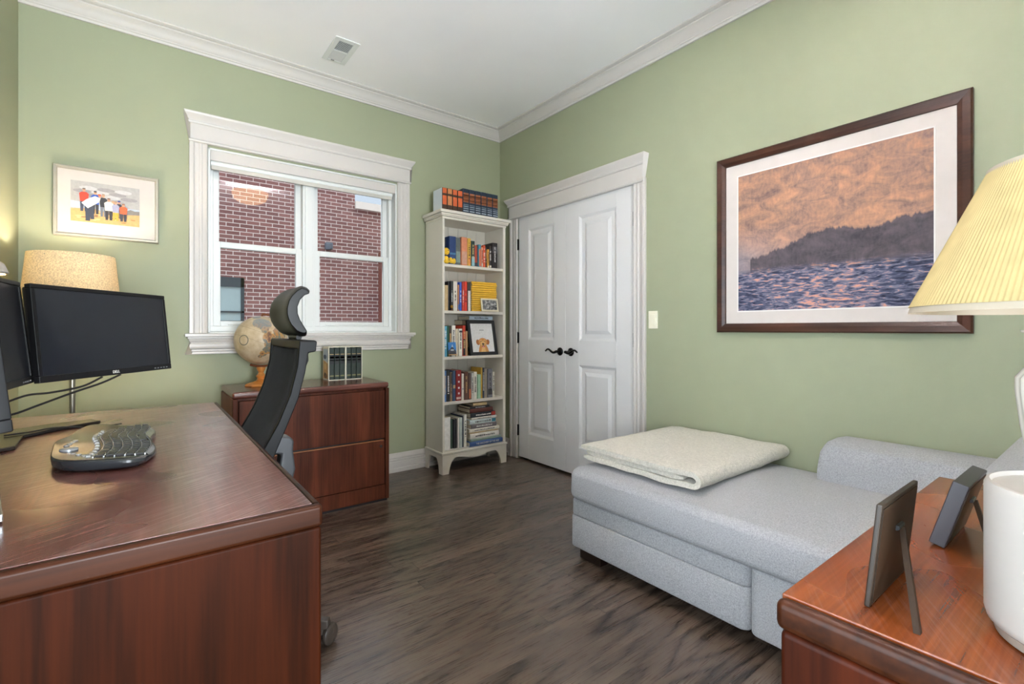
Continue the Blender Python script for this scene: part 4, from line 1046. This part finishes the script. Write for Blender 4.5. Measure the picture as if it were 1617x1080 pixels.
monitor('black monitor angled toward the chair, in front of the corner lamp shade', (-.081, 2.121, 1.084), .654, .101, .53, .287)
monitor('black monitor cut off by the left edge of the picture', (-.286, 1.66, 1.086), .10, .101, .53, .287)
m3 = monitor('dark monitor seen edge-on nearest the camera at the far left', (-.232, 1.215, 1.10), -.36, .10, .33, .33, False)
bpy.context.view_layer.update()
b = MB(); b.prism([(-.40, 1.16), (-.27, 1.11), (-.25, 1.2), (-.38, 1.26)], 'z', DZT, DZT+.01); b.box(-.33, 1.16, DZT+.01, -.30, 1.21, 1.08); so = b.build('stand', BLACKP, m3, local=True); so.matrix_parent_inverse = m3.matrix_world.inverted()
st = thing('monitor_stand', 'low V-shaped monitor stand on the desk behind the keyboard', 'monitor stand', (-.34, 2.1, DZT))
b = MB(); out = [(-.32, 1.935), (-.288, 1.953), (-.297, 2.14), (-.235, 2.22), (-.12, 2.31), (-.15, 2.37), (-.28, 2.33), (-.385, 2.25), (-.385, 2.0)]
b.prism(out, 'z', DZT+.001, DZT+.012); b.build('base_plate', mat('stand_dark_metal', (70, 66, 64), .25, metal=.6), st, bevel=.003)
b = MB(); b.box(-.385, 2.06, DZT+.012, -.36, 2.14, 1.12); b.build('column', BLACKP, st, bevel=.006)
b = MB(); b.tube([(-.375, 2.1, 1.09), (-.30, 2.17, 1.085), (-.175, 2.19, 1.085)], .014, 12); b.build('arm', BLACKP, st, smooth=True)
b = MB(); b.tube([(-.375, 2.08, 1.09), (-.375, 1.9, 1.085), (-.36, 1.68, 1.085)], .014, 12); b.build('arm', BLACKP, st, smooth=True)
def smooth_pts(P, n=8):
    P = [Vector(p) for p in P]; out = []
    for i in range(len(P)-1):
        p0, p1, p2, p3 = P[max(i-1, 0)], P[i], P[i+1], P[min(i+2, len(P)-1)]
        for k in range(n):
            t = k/n; out.append(.5*((2*p1)+(-p0+p2)*t+(2*p0-5*p1+4*p2-p3)*t*t+(-p0+3*p1-3*p2+p3)*t**3))
    out.append(P[-1]); return out
def cable(pts, r, label):
    b = MB(); b.tube(smooth_pts(pts), r, 8); o = b.build('cable', BLACKP, loc=tuple(pts[0]), smooth=True); tag(o, label, 'cable')
k = 1.1
def far(p): return (p[0]*k, p[1]*k, 1.095+(p[2]-1.095)*k)
A = [far((-.17, 2.0, .938)), far((-.10, 2.0, .945)), far((-.148, 2.0, .918)), far((-.22, 2.0, .904)), far((-.274, 2.0, .899)), far((-.34, 2.0, .87))]
cable(A[1:], .0035, 'upper of the two black cables sagging under the angled monitor')
cable([far(p) for p in ((-.055, 2.0, .950), (-.103, 2.0, .925), (-.17, 2.0, .9), (-.247, 2.0, .868), (-.304, 2.0, .846), (-.37, 2.0, .84))], .0035, 'lower of the two black cables sagging under the angled monitor')
cable([(-.34, 2.14, DZT+.016), (-.29, 2.16, DZT+.016), (-.22, 2.2, DZT+.017), (-.13, 2.2, DZT+.006), (-.06, 2.24, DZT+.004)], .0025, 'thin black cable lying over the monitor stand base')
# small desk lamp head
dl = thing('desk_lamp', 'white rounded lamp head peeking above the left monitor', 'lamp', (-.44, 2.12, DZT))
b = MB(); b.lathe([(.045, 0), (.045, .008), (.0001, .01)], (-.44, 2.12, DZT), 24); b.build('base', WHITEP, dl, smooth=True)
b = MB(); b.tube(smooth_pts([(-.44, 2.12, DZT+.008), (-.45, 2.12, 1.05), (-.43, 2.1, 1.27), (-.38, 2.09, 1.285)]), .007, 10); b.build('arm', WHITEP, dl, smooth=True)
b = MB(); b.lathe([(.05, 0), (.052, .004), (.042, .03), (.034, .037), (.0001, .038)], (-.372, 2.085, 1.262), 28); b.build('lamp_shade', WHITEP, dl, smooth=True)
b = MB(); b.lathe([(.044, -.002), (.044, -.0002), (.0001, -.0002)], (-.372, 2.085, 1.262), 28); b.build('light_ring', emis('warm_led', (255, 206, 130), 6.0), dl)

# ------------------------------------------------------------------ keyboard
kb = thing('keyboard', 'black and silver wave-shaped keyboard on the desk', 'keyboard', (-.08, 1.78, DZT))
KP = [(-.188, 1.74), (-.176, 1.62), (-.13, 1.545), (-.045, 1.512), (-.002, 1.52), (.022, 1.58), (.031, 1.66), (.022, 1.78), (.034, 1.90), (.03, 1.975), (.0, 2.02), (-.06, 2.06), (-.126, 2.10), (-.156, 2.03), (-.176, 1.92), (-.19, 1.83)]
def closed(P, n=5):
    P = [Vector((p[0], p[1], 0)) for p in P]; m = len(P); out = []
    for i in range(m):
        p0, p1, p2, p3 = P[i-1], P[i], P[(i+1) % m], P[(i+2) % m]
        for q in range(n):
            t = q/n; v = .5*((2*p1)+(-p0+p2)*t+(2*p0-5*p1+4*p2-p3)*t*t+(-p0+3*p1-3*p2+p3)*t**3); out.append((v.x, v.y))
    return out
KO = closed(KP)
cx_, cy_ = -.08, 1.79
def kz(x, y):   # gentle wave of the top surface, tilted down toward the sitter
    return DZT+.027-.06*(x+.08)+.003*math.cos((y-1.79)*2*PI/.30)
def kring(s, dz, top=False): return [((x-cx_)*s+cx_, (y-cy_)*s+cy_, kz((x-cx_)*s+cx_, (y-cy_)*s+cy_)+dz if top else dz) for x, y in KO]
b = MB(); b.loft([kring(.95, DZT+.003), kring(.98, DZT+.008), kring(1.0, -.009, True), kring(.995, -.003, True), kring(.975, 0, True), kring(.9, .0, True), kring(.75, .0, True), kring(.6, 0, True), kring(.45, 0, True), kring(.3, 0, True), kring(.15, 0, True), kring(.04, 0, True)])
b.build('case', mat('keyboard_case', (52, 54, 58), .2, var=.05), kb, smooth=True)
b = MB(); px_ = [(x, y) for x, y in KO if x > -.02]
b = MB(); pr_out = []; pr_in = []
ys = [1.56+i*.44/24 for i in range(25)]
def xr(y):
    best = -1
    for (xa, ya), (xb, yb) in zip(KO, KO[1:]+KO[:1]):
        if (ya-y)*(yb-y) <= 0 and abs(ya-yb) > 1e-9:
            best = max(best, xa+(xb-xa)*(y-ya)/(yb-ya))
    return best
def rowx(j, y): return .002-.0205*j + .007*math.sin((y-1.63)*2*PI/.30)*(1)
strip = []
R0 = [(xr(y)-.004, y, kz(xr(y), y)+.0005) for y in ys]; R1 = [(rowx(0, y)+.013, y, kz(rowx(0, y), y)+.0025) for y in ys]
b.loft([R0, R1, [(p[0], p[1], p[2]-.004) for p in R1], [(p[0], p[1], p[2]-.004) for p in R0], R0], cap=False, closed=False)
b.build('palm_rest', mat('palm_rest_gloss', (96, 100, 104), .15, var=.05), kb, smooth=True)
KEYM = mat('key_black', (44, 44, 46), .3); KEYS = mat('key_silver', (176, 180, 184), .25, metal=.4)
def key(xc, yc, w, d, m):
    b = MB(); z = kz(xc, yc); th = math.atan(-.05)
    bot = [(xc-d/2, yc-w/2, z+.0), (xc+d/2, yc-w/2, z+.0), (xc+d/2, yc+w/2, z+.0), (xc-d/2, yc+w/2, z+.0)]
    e = .0018
    top = [(xc-d/2+e, yc-w/2+e, z+.005), (xc+d/2-e, yc-w/2+e, z+.004), (xc+d/2-e, yc+w/2-e, z+.004), (xc-d/2+e, yc+w/2-e, z+.005)]
    b.loft([bot, top]); return b.build('key', m, kb)
nk = 0
for j in range(6):
    st_ = [(rowx(j-.5, y), y, kz(rowx(j-.5, y), y)+.0015) for y in [1.57+i*.44/30 for i in range(31)] if y < 2.03-.012*j]
    b = MB(); b.tube(st_, .0018, 6); b.build('row_glint', KEYS, kb, smooth=True)  # silver tubes between rows stand in for glints along the key edges
for j in range(5):
    y = 1.57+.004*j
    while y < 2.03-.012*j:
        w = .021
        if j == 0 and 1.72 < y < 1.82: w = .095
        xk = rowx(j, y+w/2)
        if abs(xk) < .16: key(xk, y+w/2, w-.002, .0175, KEYM); nk += 1
        y += w
for i in range(13): 
    y = 1.60+i*.03
    key(rowx(5.1, y), y, .024, .011, KEYS)
b = MB(); b.lathe([(.019, .0), (.019, .004), (.015, .006), (.0001, .006)], (-.152, 1.70, kz(-.152, 1.70)-.001), 24); b.build('volume_dial', KEYS, kb, smooth=True)
for i in range(4):
    b = MB(); b.lathe([(.006, 0), (.006, .003), (.0001, .004)], (-.160+.004*i, 1.74+.022*i, kz(-.16, 1.75)-.001), 12); b.build('media_button', KEYS, kb, smooth=True)
b = MB(); 
for i in range(3): b.lathe([(.006, 0), (.006, .003), (.0001, .004)], (-.140+.012*i, 1.655-.02*i, kz(-.13, 1.65)-.001), 12)
b.build('media_button', KEYS, kb, smooth=True)
lp = thing('laptop', 'silver laptop corner at the left edge of the desk', 'laptop', (-.31, 1.36, DZT))
b = MB(); b.prism([(-.243, 1.48), (-.195, 1.222), (-.43, 1.18), (-.47, 1.44)], 'z', DZT+.004, DZT+.018); b.build('body', SILVER, lp, bevel=.002)
b = MB(); b.prism([(-.25, 1.47), (-.205, 1.235), (-.42, 1.195), (-.46, 1.43)], 'z', DZT, DZT+.004); b.build('rubber_foot', BLACKP, lp)

# ------------------------------------------------------------------ office chair
ch = thing('office_chair', 'black high-back office chair with curved headrest pushed up to the desk', 'chair', (.15, 1.92, 0))
fp = [(.50, .235), (.58, .245), (.64, .265), (.713, .303), (.793, .346), (.881, .381), (.973, .403), (1.05, .410)]
def fx(z):
    for (za, xa), (zb, xb) in zip(fp, fp[1:]):
        if z <= zb: return xa+(xb-xa)*(z-za)/(zb-za)
    return fp[-1][1]
b = MB(); rings = []
N_ = 22
for i in range(N_+1):
    z = .50+.55*i/N_; t = i/N_; hw = .222-.004*t; e = 0
    if i == 0 or i == N_: e = .012
    elif i in (1, N_-1): e = .004
    x = fx(z); ring = []
    for u_ in range(11):
        yy = -1+2*u_/10; cv = -.022*abs(yy)**2.2*(1 if t < .95 else .9)
        ring.append((x+.018+cv+e*.4+(.012 if u_ in (0, 10) else 0), 1.92+yy*(hw-e), z-.12*(yy*yy)*0))
    for u_ in range(10, -1, -1):
        yy = -1+2*u_/10; cv = -.022*abs(yy)**2.2
        ring.append((x+.034+cv, 1.92+yy*(hw-e), z))
    rings.append(ring)
b.loft(rings); back = b.build('backrest', CHAIRF, ch, smooth=True)
rp = [(.676, .333), (.775, .374), (.865, .410), (.948, .431), (1.016, .442), (1.02, .466), (1.056, .469)]
for yy in (1.692, 2.128):
    b = MB()
    outl = [(x_-.002, z_) for z_, x_ in [(.50, .236), (.58, .247), (.64, .27), (.713, .309), (.793, .352), (.881, .387), (.973, .409), (1.056, .416)]] + [(x_, z_) for z_, x_ in reversed(rp)] + [(.31, .6), (.295, .5)]
    b.prism(outl, 'y', yy, yy+.02); b.build('side_rail', DGREYP, ch, bevel=.004)
b = MB(); b.prism([(.414, 1.03), (.414, 1.058), (.466, 1.058), (.470, 1.05), (.466, 1.022), (.44, 1.018)], 'y', 1.694, 2.146); b.build('top_rail', DGREYP, ch, bevel=.005)
b = MB(); b.prism([(.442, 1.018), (.466, 1.02), (.468, .985), (.452, .945), (.440, .945)], 'y', 1.79, 2.05); b.build('headrest_bracket', BLACKP, ch, bevel=.004)
hp = [(.4757, 1.237), (.465, 1.247), (.447, 1.252), (.428, 1.24), (.4106, 1.221), (.398, 1.2), (.391, 1.17), (.391, 1.147), (.397, 1.122), (.407, 1.102), (.428, 1.078), (.450, 1.068), (.4635, 1.069), (.466, 1.078), (.455, 1.097), (.440, 1.122), (.431, 1.148), (.430, 1.175), (.440, 1.203), (.457, 1.222), (.4745, 1.229)]
b = MB(); rings = []
for i in range(13):
    t = -1+2*i/12; yy = 1.92+.145*t; sc = 1-.14*abs(t)**6; mx = sum(p[0] for p in hp)/len(hp); mz = sum(p[1] for p in hp)/len(hp)
    rings.append([((p[0]-mx)*sc+mx-.012*t*t+.008, yy, (p[1]-mz)*sc+mz) for p in hp])
b.loft(rings); b.build('headrest', mat('headrest_leather', (13, 13, 14), .4, spec=.35, var=.1, bump=.1, bscale=500), ch, bevel=.006, bseg=3)
b = MB(); b.tube([(.452, 1.86, 1.066), (.452, 1.98, 1.066)], .010, 12); b.box(.444, 1.89, 1.04, .462, 1.95, 1.07); b.build('headrest_hinge', BLACKP, ch, smooth=True)
b = MB(); b.prism([(.34, .70), (.40, .706), (.432, .70), (.443, .685), (.440, .65), (.448, .58), (.440, .545), (.40, .50), (.33, .47), (.30, .50), (.36, .55), (.395, .60), (.400, .64), (.345, .655)], 'y', 1.89, 1.96); b.build('lumbar_bracket', mat('bracket_grey', (84, 85, 88), .3, metal=.4), ch, bevel=.008, bseg=3)
b = MB(); cushion(b, -.09, .26, 1.69, 2.15, .42, .50, .03, .008); b.build('seat', CHAIRF, ch, smooth=True)
b = MB(); b.tube([(.185, 1.905, .08), (.185, 1.905, .25)], .028, 16); b.tube([(.185, 1.905, .25), (.185, 1.905, .40)], .018, 16); b.box(.03, 1.84, .38, .27, 2.0, .42); b.build('gas_column', BLACKP, ch, smooth=True)
b = MB(); b.tube([(.24, 1.92, .40), (.33, 1.92, .44), (.36, 1.92, .52)], .02, 10); b.build('back_support', BLACKP, ch, smooth=True)
for kx in range(5):
    a = math.radians(-32)+kx*2*PI/5; d_ = Vector((math.cos(a), math.sin(a), 0)); sd = Vector((-d_.y, d_.x, 0)); c0 = Vector((.185, 1.905, 0))
    tip = c0+d_*.36
    b = MB()
    rings = []
    for t, hw, z0, z1 in ((.02, .028, .07, .13), (.2, .024, .066, .115), (.36, .020, .066, .1), (.385, .018, .07, .096)):
        p = c0+d_*t
        rings.append([tuple(p-sd*hw+Vector((0, 0, z0))), tuple(p+sd*hw+Vector((0, 0, z0))), tuple(p+sd*hw*.8+Vector((0, 0, z1))), tuple(p-sd*hw*.8+Vector((0, 0, z1)))])
    b.loft(rings); b.build('base_spoke', CASTP, ch, bevel=.004)
    # caster: twin wheels under the tip
    b = MB(); wd = Vector((math.cos(a-.4), math.sin(a-.4), 0)); tr = Vector((-wd.y, wd.x, 0)); wc = tip+tr*.022+wd*.004
    b.tube([tuple(tip+Vector((0, 0, .045))), tuple(tip+Vector((0, 0, .072)))], .009, 10)
    b.ball(tuple(wc+Vector((0, 0, .045))), .026, 14); cst = b.build('caster', CASTP, ch, smooth=True)
    for sgn in (-1, 1):
        b = MB(); rg = []
        for off, r in ((.006, .030), (.008, .034), (.018, .035), (.023, .030), (.024, .02)):
            p = wc+wd*sgn*off
            rg.append([tuple(p+tr*r*math.cos(2*PI*i/28)+Vector((0, 0, .0355+r*math.sin(2*PI*i/28)))) for i in range(28)])
        b.loft(rg); b.build('wheel', CASTP, cst, smooth=True)
#%%RIGHT
# ------------------------------------------------------------------ daybed / chaise
sf = thing('chaise_sofa', 'grey upholstered chaise sofa along the right wall', 'sofa', (2.07, .7, 0))
SX0, SX1, SY1 = 1.64, 2.505, 1.675
b = MB(); cushion(b, SX0, SX1, .812, SY1, .055, .205, .012, .0, .03); b.build('base', SOFA, sf, smooth=True)
b = MB(); cushion(b, SX0+.003, SX1-.003, .812, SY1-.003, .205, .283, .012, .0, .03); b.build('base_band', SOFA, sf, smooth=True)
b = MB(); cushion(b, SX0+.001, SX1, -.12, .810, .055, .283, .012, 0, .03); b.build('base', SOFA, sf, smooth=True)
b = MB(); cushion(b, SX0-.018, SX1, -.05, SY1+.012, .285, .462, .045, .03, .07); b.build('seat_cushion', SOFA, sf, smooth=True)
b = MB(); b.tube([(SX0-.010+.0, .2, .405), (SX0-.010, .9, .406), (SX0-.009, 1.55, .405), (SX0+.006, 1.63, .404)], .0025, 6); b.build('seam', mat('seam_thread', (96, 96, 100), .9), sf)
b = MB(); rings = []
for y, s in ((.842, .80), (.836, .9), (.82, .97), (.79, 1.0), (.3, 1.0), (-.1, 1.0)):
    zt_, x0, x1 = .285+.335*s, 2.30+.02*(1-s), SX1+.012
    zb_ = .285
    prof = [(x1, zb_), (x1, zt_-.02), (x1-.01, zt_-.004), (x1-.04, zt_), (x0+.06, zt_-.002), (x0+.02, zt_-.02), (x0+.002, zt_-.06), (x0, zt_-.12), (x0, zb_)]
    rings.append([(p[0], y, p[1]) for p in prof])
b.loft(rings); b.build('arm', SOFA, sf, smooth=True)
b = MB(); cushion(b, SX0-.02, SX1+.01, -.12, .262, .285, .735, .04, .008, .06); b.build('backrest', SOFA, sf, smooth=True)
for x, y in ((SX0+.03, SY1-.17), (SX1-.1, SY1-.17), (SX0+.03, -.05), (SX1-.1, -.05)):
    b = MB(); b.box(x, y, 0, x+.05, y+.13, .056); b.build('leg', mat('espresso_leg', (40, 26, 20), .4), sf, bevel=.002)

# folded fleece blanket on the foot end
bl = thing('folded_blanket', 'cream fleece blanket folded on the foot of the grey chaise', 'blanket', (2.1, 1.36, .45))
path = []
ZB = .4745
def bp(y, z): path.append((y, z))
for i in range(22): bp(1.655-.585*i/21, ZB)
for i in range(1, 8): a = -PI/2-PI*i/8; bp(1.07+.0235*1.25*math.cos(a), ZB+.0235+.0235*math.sin(a))
for i in range(22): bp(1.07+.60*i/21, ZB+.047)
def ribbon(path, th):
    L_, R_ = [], []
    for i, (y, z) in enumerate(path):
        ya, za = path[max(i-1, 0)]; yb, zb_ = path[min(i+1, len(path)-1)]
        dy, dz = yb-ya, zb_-za; l = math.hypot(dy, dz); ny, nz = -dz/l, dy/l
        e = th*(.45 if i in (0, len(path)-1) else (.85 if i in (1, len(path)-2) else 1))
        L_.append((y+ny*e, z+nz*e)); R_.append((y-ny*e, z-nz*e))
    return L_+list(reversed(R_))
def blanket_layer(name, path, th, x0, x1, seed):
    b = MB(); prof = ribbon(path, th); my = 1.36
    rings = []; nx = 26
    for i in range(nx+1):
        t = i/nx; x = x0+(x1-x0)*t
        s = 1 if 0 < i < nx else .4
        ring = []
        for (y, z) in prof:
            mid = [p for p in path if abs(p[0]-y) < .05 and abs(p[1]-z) < .03]
            n_ = noise.noise(Vector((x*7, y*7, seed)))*.005
            n2 = noise.noise(Vector((x*45, y*45, seed+z*20)))*.0016
            edge = min(1, min(t, 1-t)*14)
            zz = z+n_+n2-(1-edge)*.003
            xx = x + noise.noise(Vector((y*8, z*30, seed)))*.008
            yy = y + noise.noise(Vector((x*6, z*10, seed+4)))*.007
            if s < 1: zz = (zz-(ZB+.0235))*.97+(ZB+.0235)
            ring.append((xx, yy, zz))
        rings.append(ring)
    b.loft(rings); return b.build(name, FLEECE, bl, smooth=True)
blanket_layer('outer_fold', path, .0115, 1.715, 2.49, 0)
inner = [(1.64-.53*i/20, ZB+.0235) for i in range(21)]
blanket_layer('inner_fold', inner, .0105, 1.722, 2.48, 3)

# ------------------------------------------------------------------ credenza near the camera
cd = thing('credenza', 'reddish mahogany side cabinet in the lower right foreground', 'side cabinet', (1.06, .05, 0))
CX0, CX1, CY0, CY1 = .642, 1.482, -.18, .284
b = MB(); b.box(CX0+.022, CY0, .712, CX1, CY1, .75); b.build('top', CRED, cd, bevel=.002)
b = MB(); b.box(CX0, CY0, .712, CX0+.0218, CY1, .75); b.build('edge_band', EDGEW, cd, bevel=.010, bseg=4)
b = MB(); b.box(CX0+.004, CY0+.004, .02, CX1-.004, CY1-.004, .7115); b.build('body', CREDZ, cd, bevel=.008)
b = MB(); b.box(CX0+.02, CY0+.02, 0, CX1-.02, CY1-.02, .0205); b.build('plinth', BLACKP, cd)

# picture frames seen from behind
def easel_frame(label, c, bottom_z, tilt, W, H, thick, backm, edgem, legpt, group, yaw=0, topm=None):
    t = thing('photo_frame', label, 'picture frame', (c[0], c[1], bottom_z), yaw, group)
    up = Vector((0, -math.sin(tilt), math.cos(tilt))); nb = Vector((0, -math.cos(tilt), -math.sin(tilt)))  # nb points to the back (camera)
    o = Vector((-W/2, 0, .0))
    b = MB(); b.obox(o, (W, 0, 0), up*H, -nb*thick); b.build('frame', edgem, t, local=True, bevel=.0015)
    b = MB(); b.obox(o+Vector((.006, 0, 0))+up*.006, (W-.012, 0, 0), up*(H-.012), nb*.0012); b.build('back_board', backm, t, local=True)
    b = MB(); b.obox(o+Vector((.008, 0, 0))+up*.008-nb*(thick+.0005), (W-.016, 0, 0), up*(H-.016), nb*.001); b.build('photo_print', bw, t, local=True)
    top = up*(H*.66)+nb*.002; ft = Vector(legpt); d = (top-ft).normalized(); s = Vector((.0035, 0, 0)); th = Vector((.2, -1, 0)).normalized()*.006
    b = MB(); pts0 = [ft-s*1.1, ft+s*1.1, ft+s*1.1+th, ft-s*1.1+th]; pts1 = [top-s*.7, top+s*.7, top+s*.7+th, top-s*.7+th]
    b.loft([[tuple(p) for p in pts0], [tuple(p) for p in pts1]]); b.build('easel_leg', backm, t, local=True)
    s = Vector((.012, 0, 0)); b = MB(); b.tube([tuple(top-s), tuple(top+s)], .0035, 8); b.build('hinge', BLACKP, t, local=True)
    return t
bw = MATS['monochrome_print']
BKB = mat('dark_back_board', (42, 28, 16), .45, spec=.25, var=.2, vscale=8)
easel_frame('dark picture frame seen from behind, nearer the corner of the reddish cabinet', (.791, .202), .7505, .10, .158, .131, .006, BKB, mat('frame_edge_dark', (40, 31, 22), .4), (-.094, -.047, .0), 'photo frames on the side cabinet')
easel_frame('thick-edged picture frame leaning back, half hidden by the white cylinder', (1.070, .185), .7505, .276, .145, .108, .02, BKB, mat('frame_edge_slate', (52, 48, 52), .4), (-.05, -.05, .0), 'photo frames on the side cabinet')

# white cylindrical appliance
ap = thing('air_purifier', 'smooth white cylindrical appliance at the right edge on the side cabinet', 'appliance', (.80, .03, .75))
AC = (.80, .027, .75)
b = MB(); b.lathe([(.078, .012), (.083, .016), (.085, .024), (.085, .166), (.083, .171), (.08, .172), (.078, .167), (.0001, .167)], AC, 64); b.build('body', WHITEP, ap, smooth=True)
b = MB(); b.lathe([(.072, 0), (.076, .002), (.079, .0125), (.0001, .0125)], AC, 64); b.build('base_ring', mat('warm_grey_plastic', (150, 138, 126), .4), ap, smooth=True)

# table lamp with pleated shade
LX, LY = .98, .03
tl = thing('table_lamp', 'table lamp with a cream pleated shade and white urn base on the side cabinet', 'table lamp', (LX, LY, .75))
prof = [(.058, .0), (.06, .008), (.05, .018), (.03, .03), (.026, .05), (.034, .07), (.05, .11), (.062, .16), (.07, .21), (.075, .26), (.075, .278), (.066, .292), (.03, .300), (.018, .302)]
b = MB(); b.lathe(prof, (LX, LY, .75), 96, flute=.02, fn=24); b.build('urn_body', mat('white_ceramic', (200, 194, 184), .18, var=.03), tl, smooth=True)
b = MB(); b.lathe([(.018, .302), (.018, .315), (.03, .325), (.06, .338), (.07, .341), (.071, .344), (.0001, .344)], (LX, LY, .75), 40); b.build('collar', mat('white_ceramic_b', (226, 222, 214), .18), tl, smooth=True)
b = MB(); b.tube([(LX, LY, 1.09), (LX, LY, 1.345)], .004, 8); b.build('harp_rod', BRASSP, tl)
b = MB(); shell(b, .190, 1.128, .105, 1.315, (LX, LY), 900, .0012, .004, 180); b.build('lamp_shade', PLEAT, tl, smooth=True)
b = MB(); shell(b, .1915, 1.119, .188, 1.131, (LX, LY), 96, .002); b.build('shade_trim', mat('shade_trim_tape', (160, 148, 130), .7), tl, smooth=True)
b = MB(); shell(b, .1065, 1.311, .1045, 1.319, (LX, LY), 96, .002); b.build('shade_trim', mat('shade_trim_tape', (160, 148, 130), .7), tl, smooth=True)
b = MB()
for a in (0.3, 0.3+2*PI/3, .3+4*PI/3): b.tube([(LX, LY, 1.31), (LX+.104*math.cos(a), LY+.104*math.sin(a), 1.312)], .0015, 6)
b.build('shade_spider', BRASSP, tl)
b = MB(); b.ball((LX, LY, 1.20), .028, 16); b.build('bulb', emis('warm_bulb_b', (255, 214, 150), 1.5), tl, smooth=True)
#%%LIGHT
# ------------------------------------------------------------------ light
def point(name, loc, w, col, r, parent=None):
    l = bpy.data.lights.new(name, 'POINT'); l.energy = w; l.color = col; l.shadow_soft_size = r
    o = bpy.data.objects.new(name, l); C.objects.link(o); o.location = loc
    return o
point('floor_lamp_glow', (-.27, 3.16, 1.345), 4.0, (1, .88, .72), .03)
point('table_lamp_glow', (LX, LY, 1.225), .14, (1, .84, .64), .03)
point('ceiling_bowl_glow', (1.04, .64, ZC-.165), 60, (.93, .95, 1), .045)
# fill lamps outside the added rear window and the assumed left window
l = bpy.data.lights.new('rear_fill', 'AREA'); l.shape = 'RECTANGLE'; l.size = RX1-RX0; l.size_y = RZ1-RZ0; l.energy = 168; l.color = (.88, .93, 1)
o = bpy.data.objects.new('rear_fill_light', l); C.objects.link(o); o.location = ((RX0+RX1)/2, YF-.9, .75); o.rotation_euler = (PI/2+math.radians(28), 0, 0)
l = bpy.data.lights.new('left_fill', 'AREA'); l.shape = 'RECTANGLE'; l.size = LZ1-LZ0; l.size_y = LY1-LY0; l.energy = 30; l.color = (.82, .90, 1)
o = bpy.data.objects.new('left_fill_light', l); C.objects.link(o); o.location = (XL-.16, (LY0+LY1)/2, (LZ0+LZ1)/2); o.rotation_euler = (0, -PI/2, 0)
l = bpy.data.lights.new('alley_sky', 'AREA'); l.shape = 'RECTANGLE'; l.size = 3.0; l.size_y = 1.4; l.energy = 150; l.color = (.80, .90, 1)
o = bpy.data.objects.new('alley_sky_light', l); C.objects.link(o); o.location = (.3, 5.4, 4.4); o.rotation_euler = (Vector((.3, 5.4, 4.4))-Vector((1.2, 3.2, 1.2))).to_track_quat('Z', 'Y').to_euler()
w = bpy.data.worlds.new('sky'); bpy.context.scene.world = w; w.use_nodes = True; nt = w.node_tree
bg = nt.nodes['Background']; bg.inputs['Strength'].default_value = 1.0
tc = nt.nodes.new('ShaderNodeTexCoord'); sp = nt.nodes.new('ShaderNodeSeparateXYZ'); rp_ = nt.nodes.new('ShaderNodeValToRGB')
nt.links.new(tc.outputs['Generated'], sp.inputs[0]); nt.links.new(sp.outputs[2], rp_.inputs[0])
E_ = rp_.color_ramp.elements; E_[0].position = .3; E_[0].color = (.235, .27, .32, 1); E_[1].position = .8; E_[1].color = (1.6, 1.7, 1.8, 1)
nt.links.new(rp_.outputs[0], bg.inputs['Color'])

# ------------------------------------------------------------------ camera
cam = bpy.data.cameras.new('camera'); co = bpy.data.objects.new('camera', cam); C.objects.link(co)
cam.sensor_width = 36; cam.lens = 759.3/1617*36; cam.shift_y = -20/1617; cam.clip_start = .02
co.location = (0, 0, 1.095); co.rotation_euler = (PI/2, 0, math.radians(-37.55))
sc = bpy.context.scene; sc.camera = co
sc.view_settings.view_transform = 'Standard'; sc.view_settings.look = 'None'; sc.view_settings.gamma = 1; sc.view_settings.exposure = 1.62
sc.cycles.max_bounces = 10; sc.cycles.diffuse_bounces = 6; sc.cycles.transparent_max_bounces = 16
sc.cycles.caustics_reflective = False; sc.cycles.caustics_refractive = False; sc.cycles.sample_clamp_indirect = 30
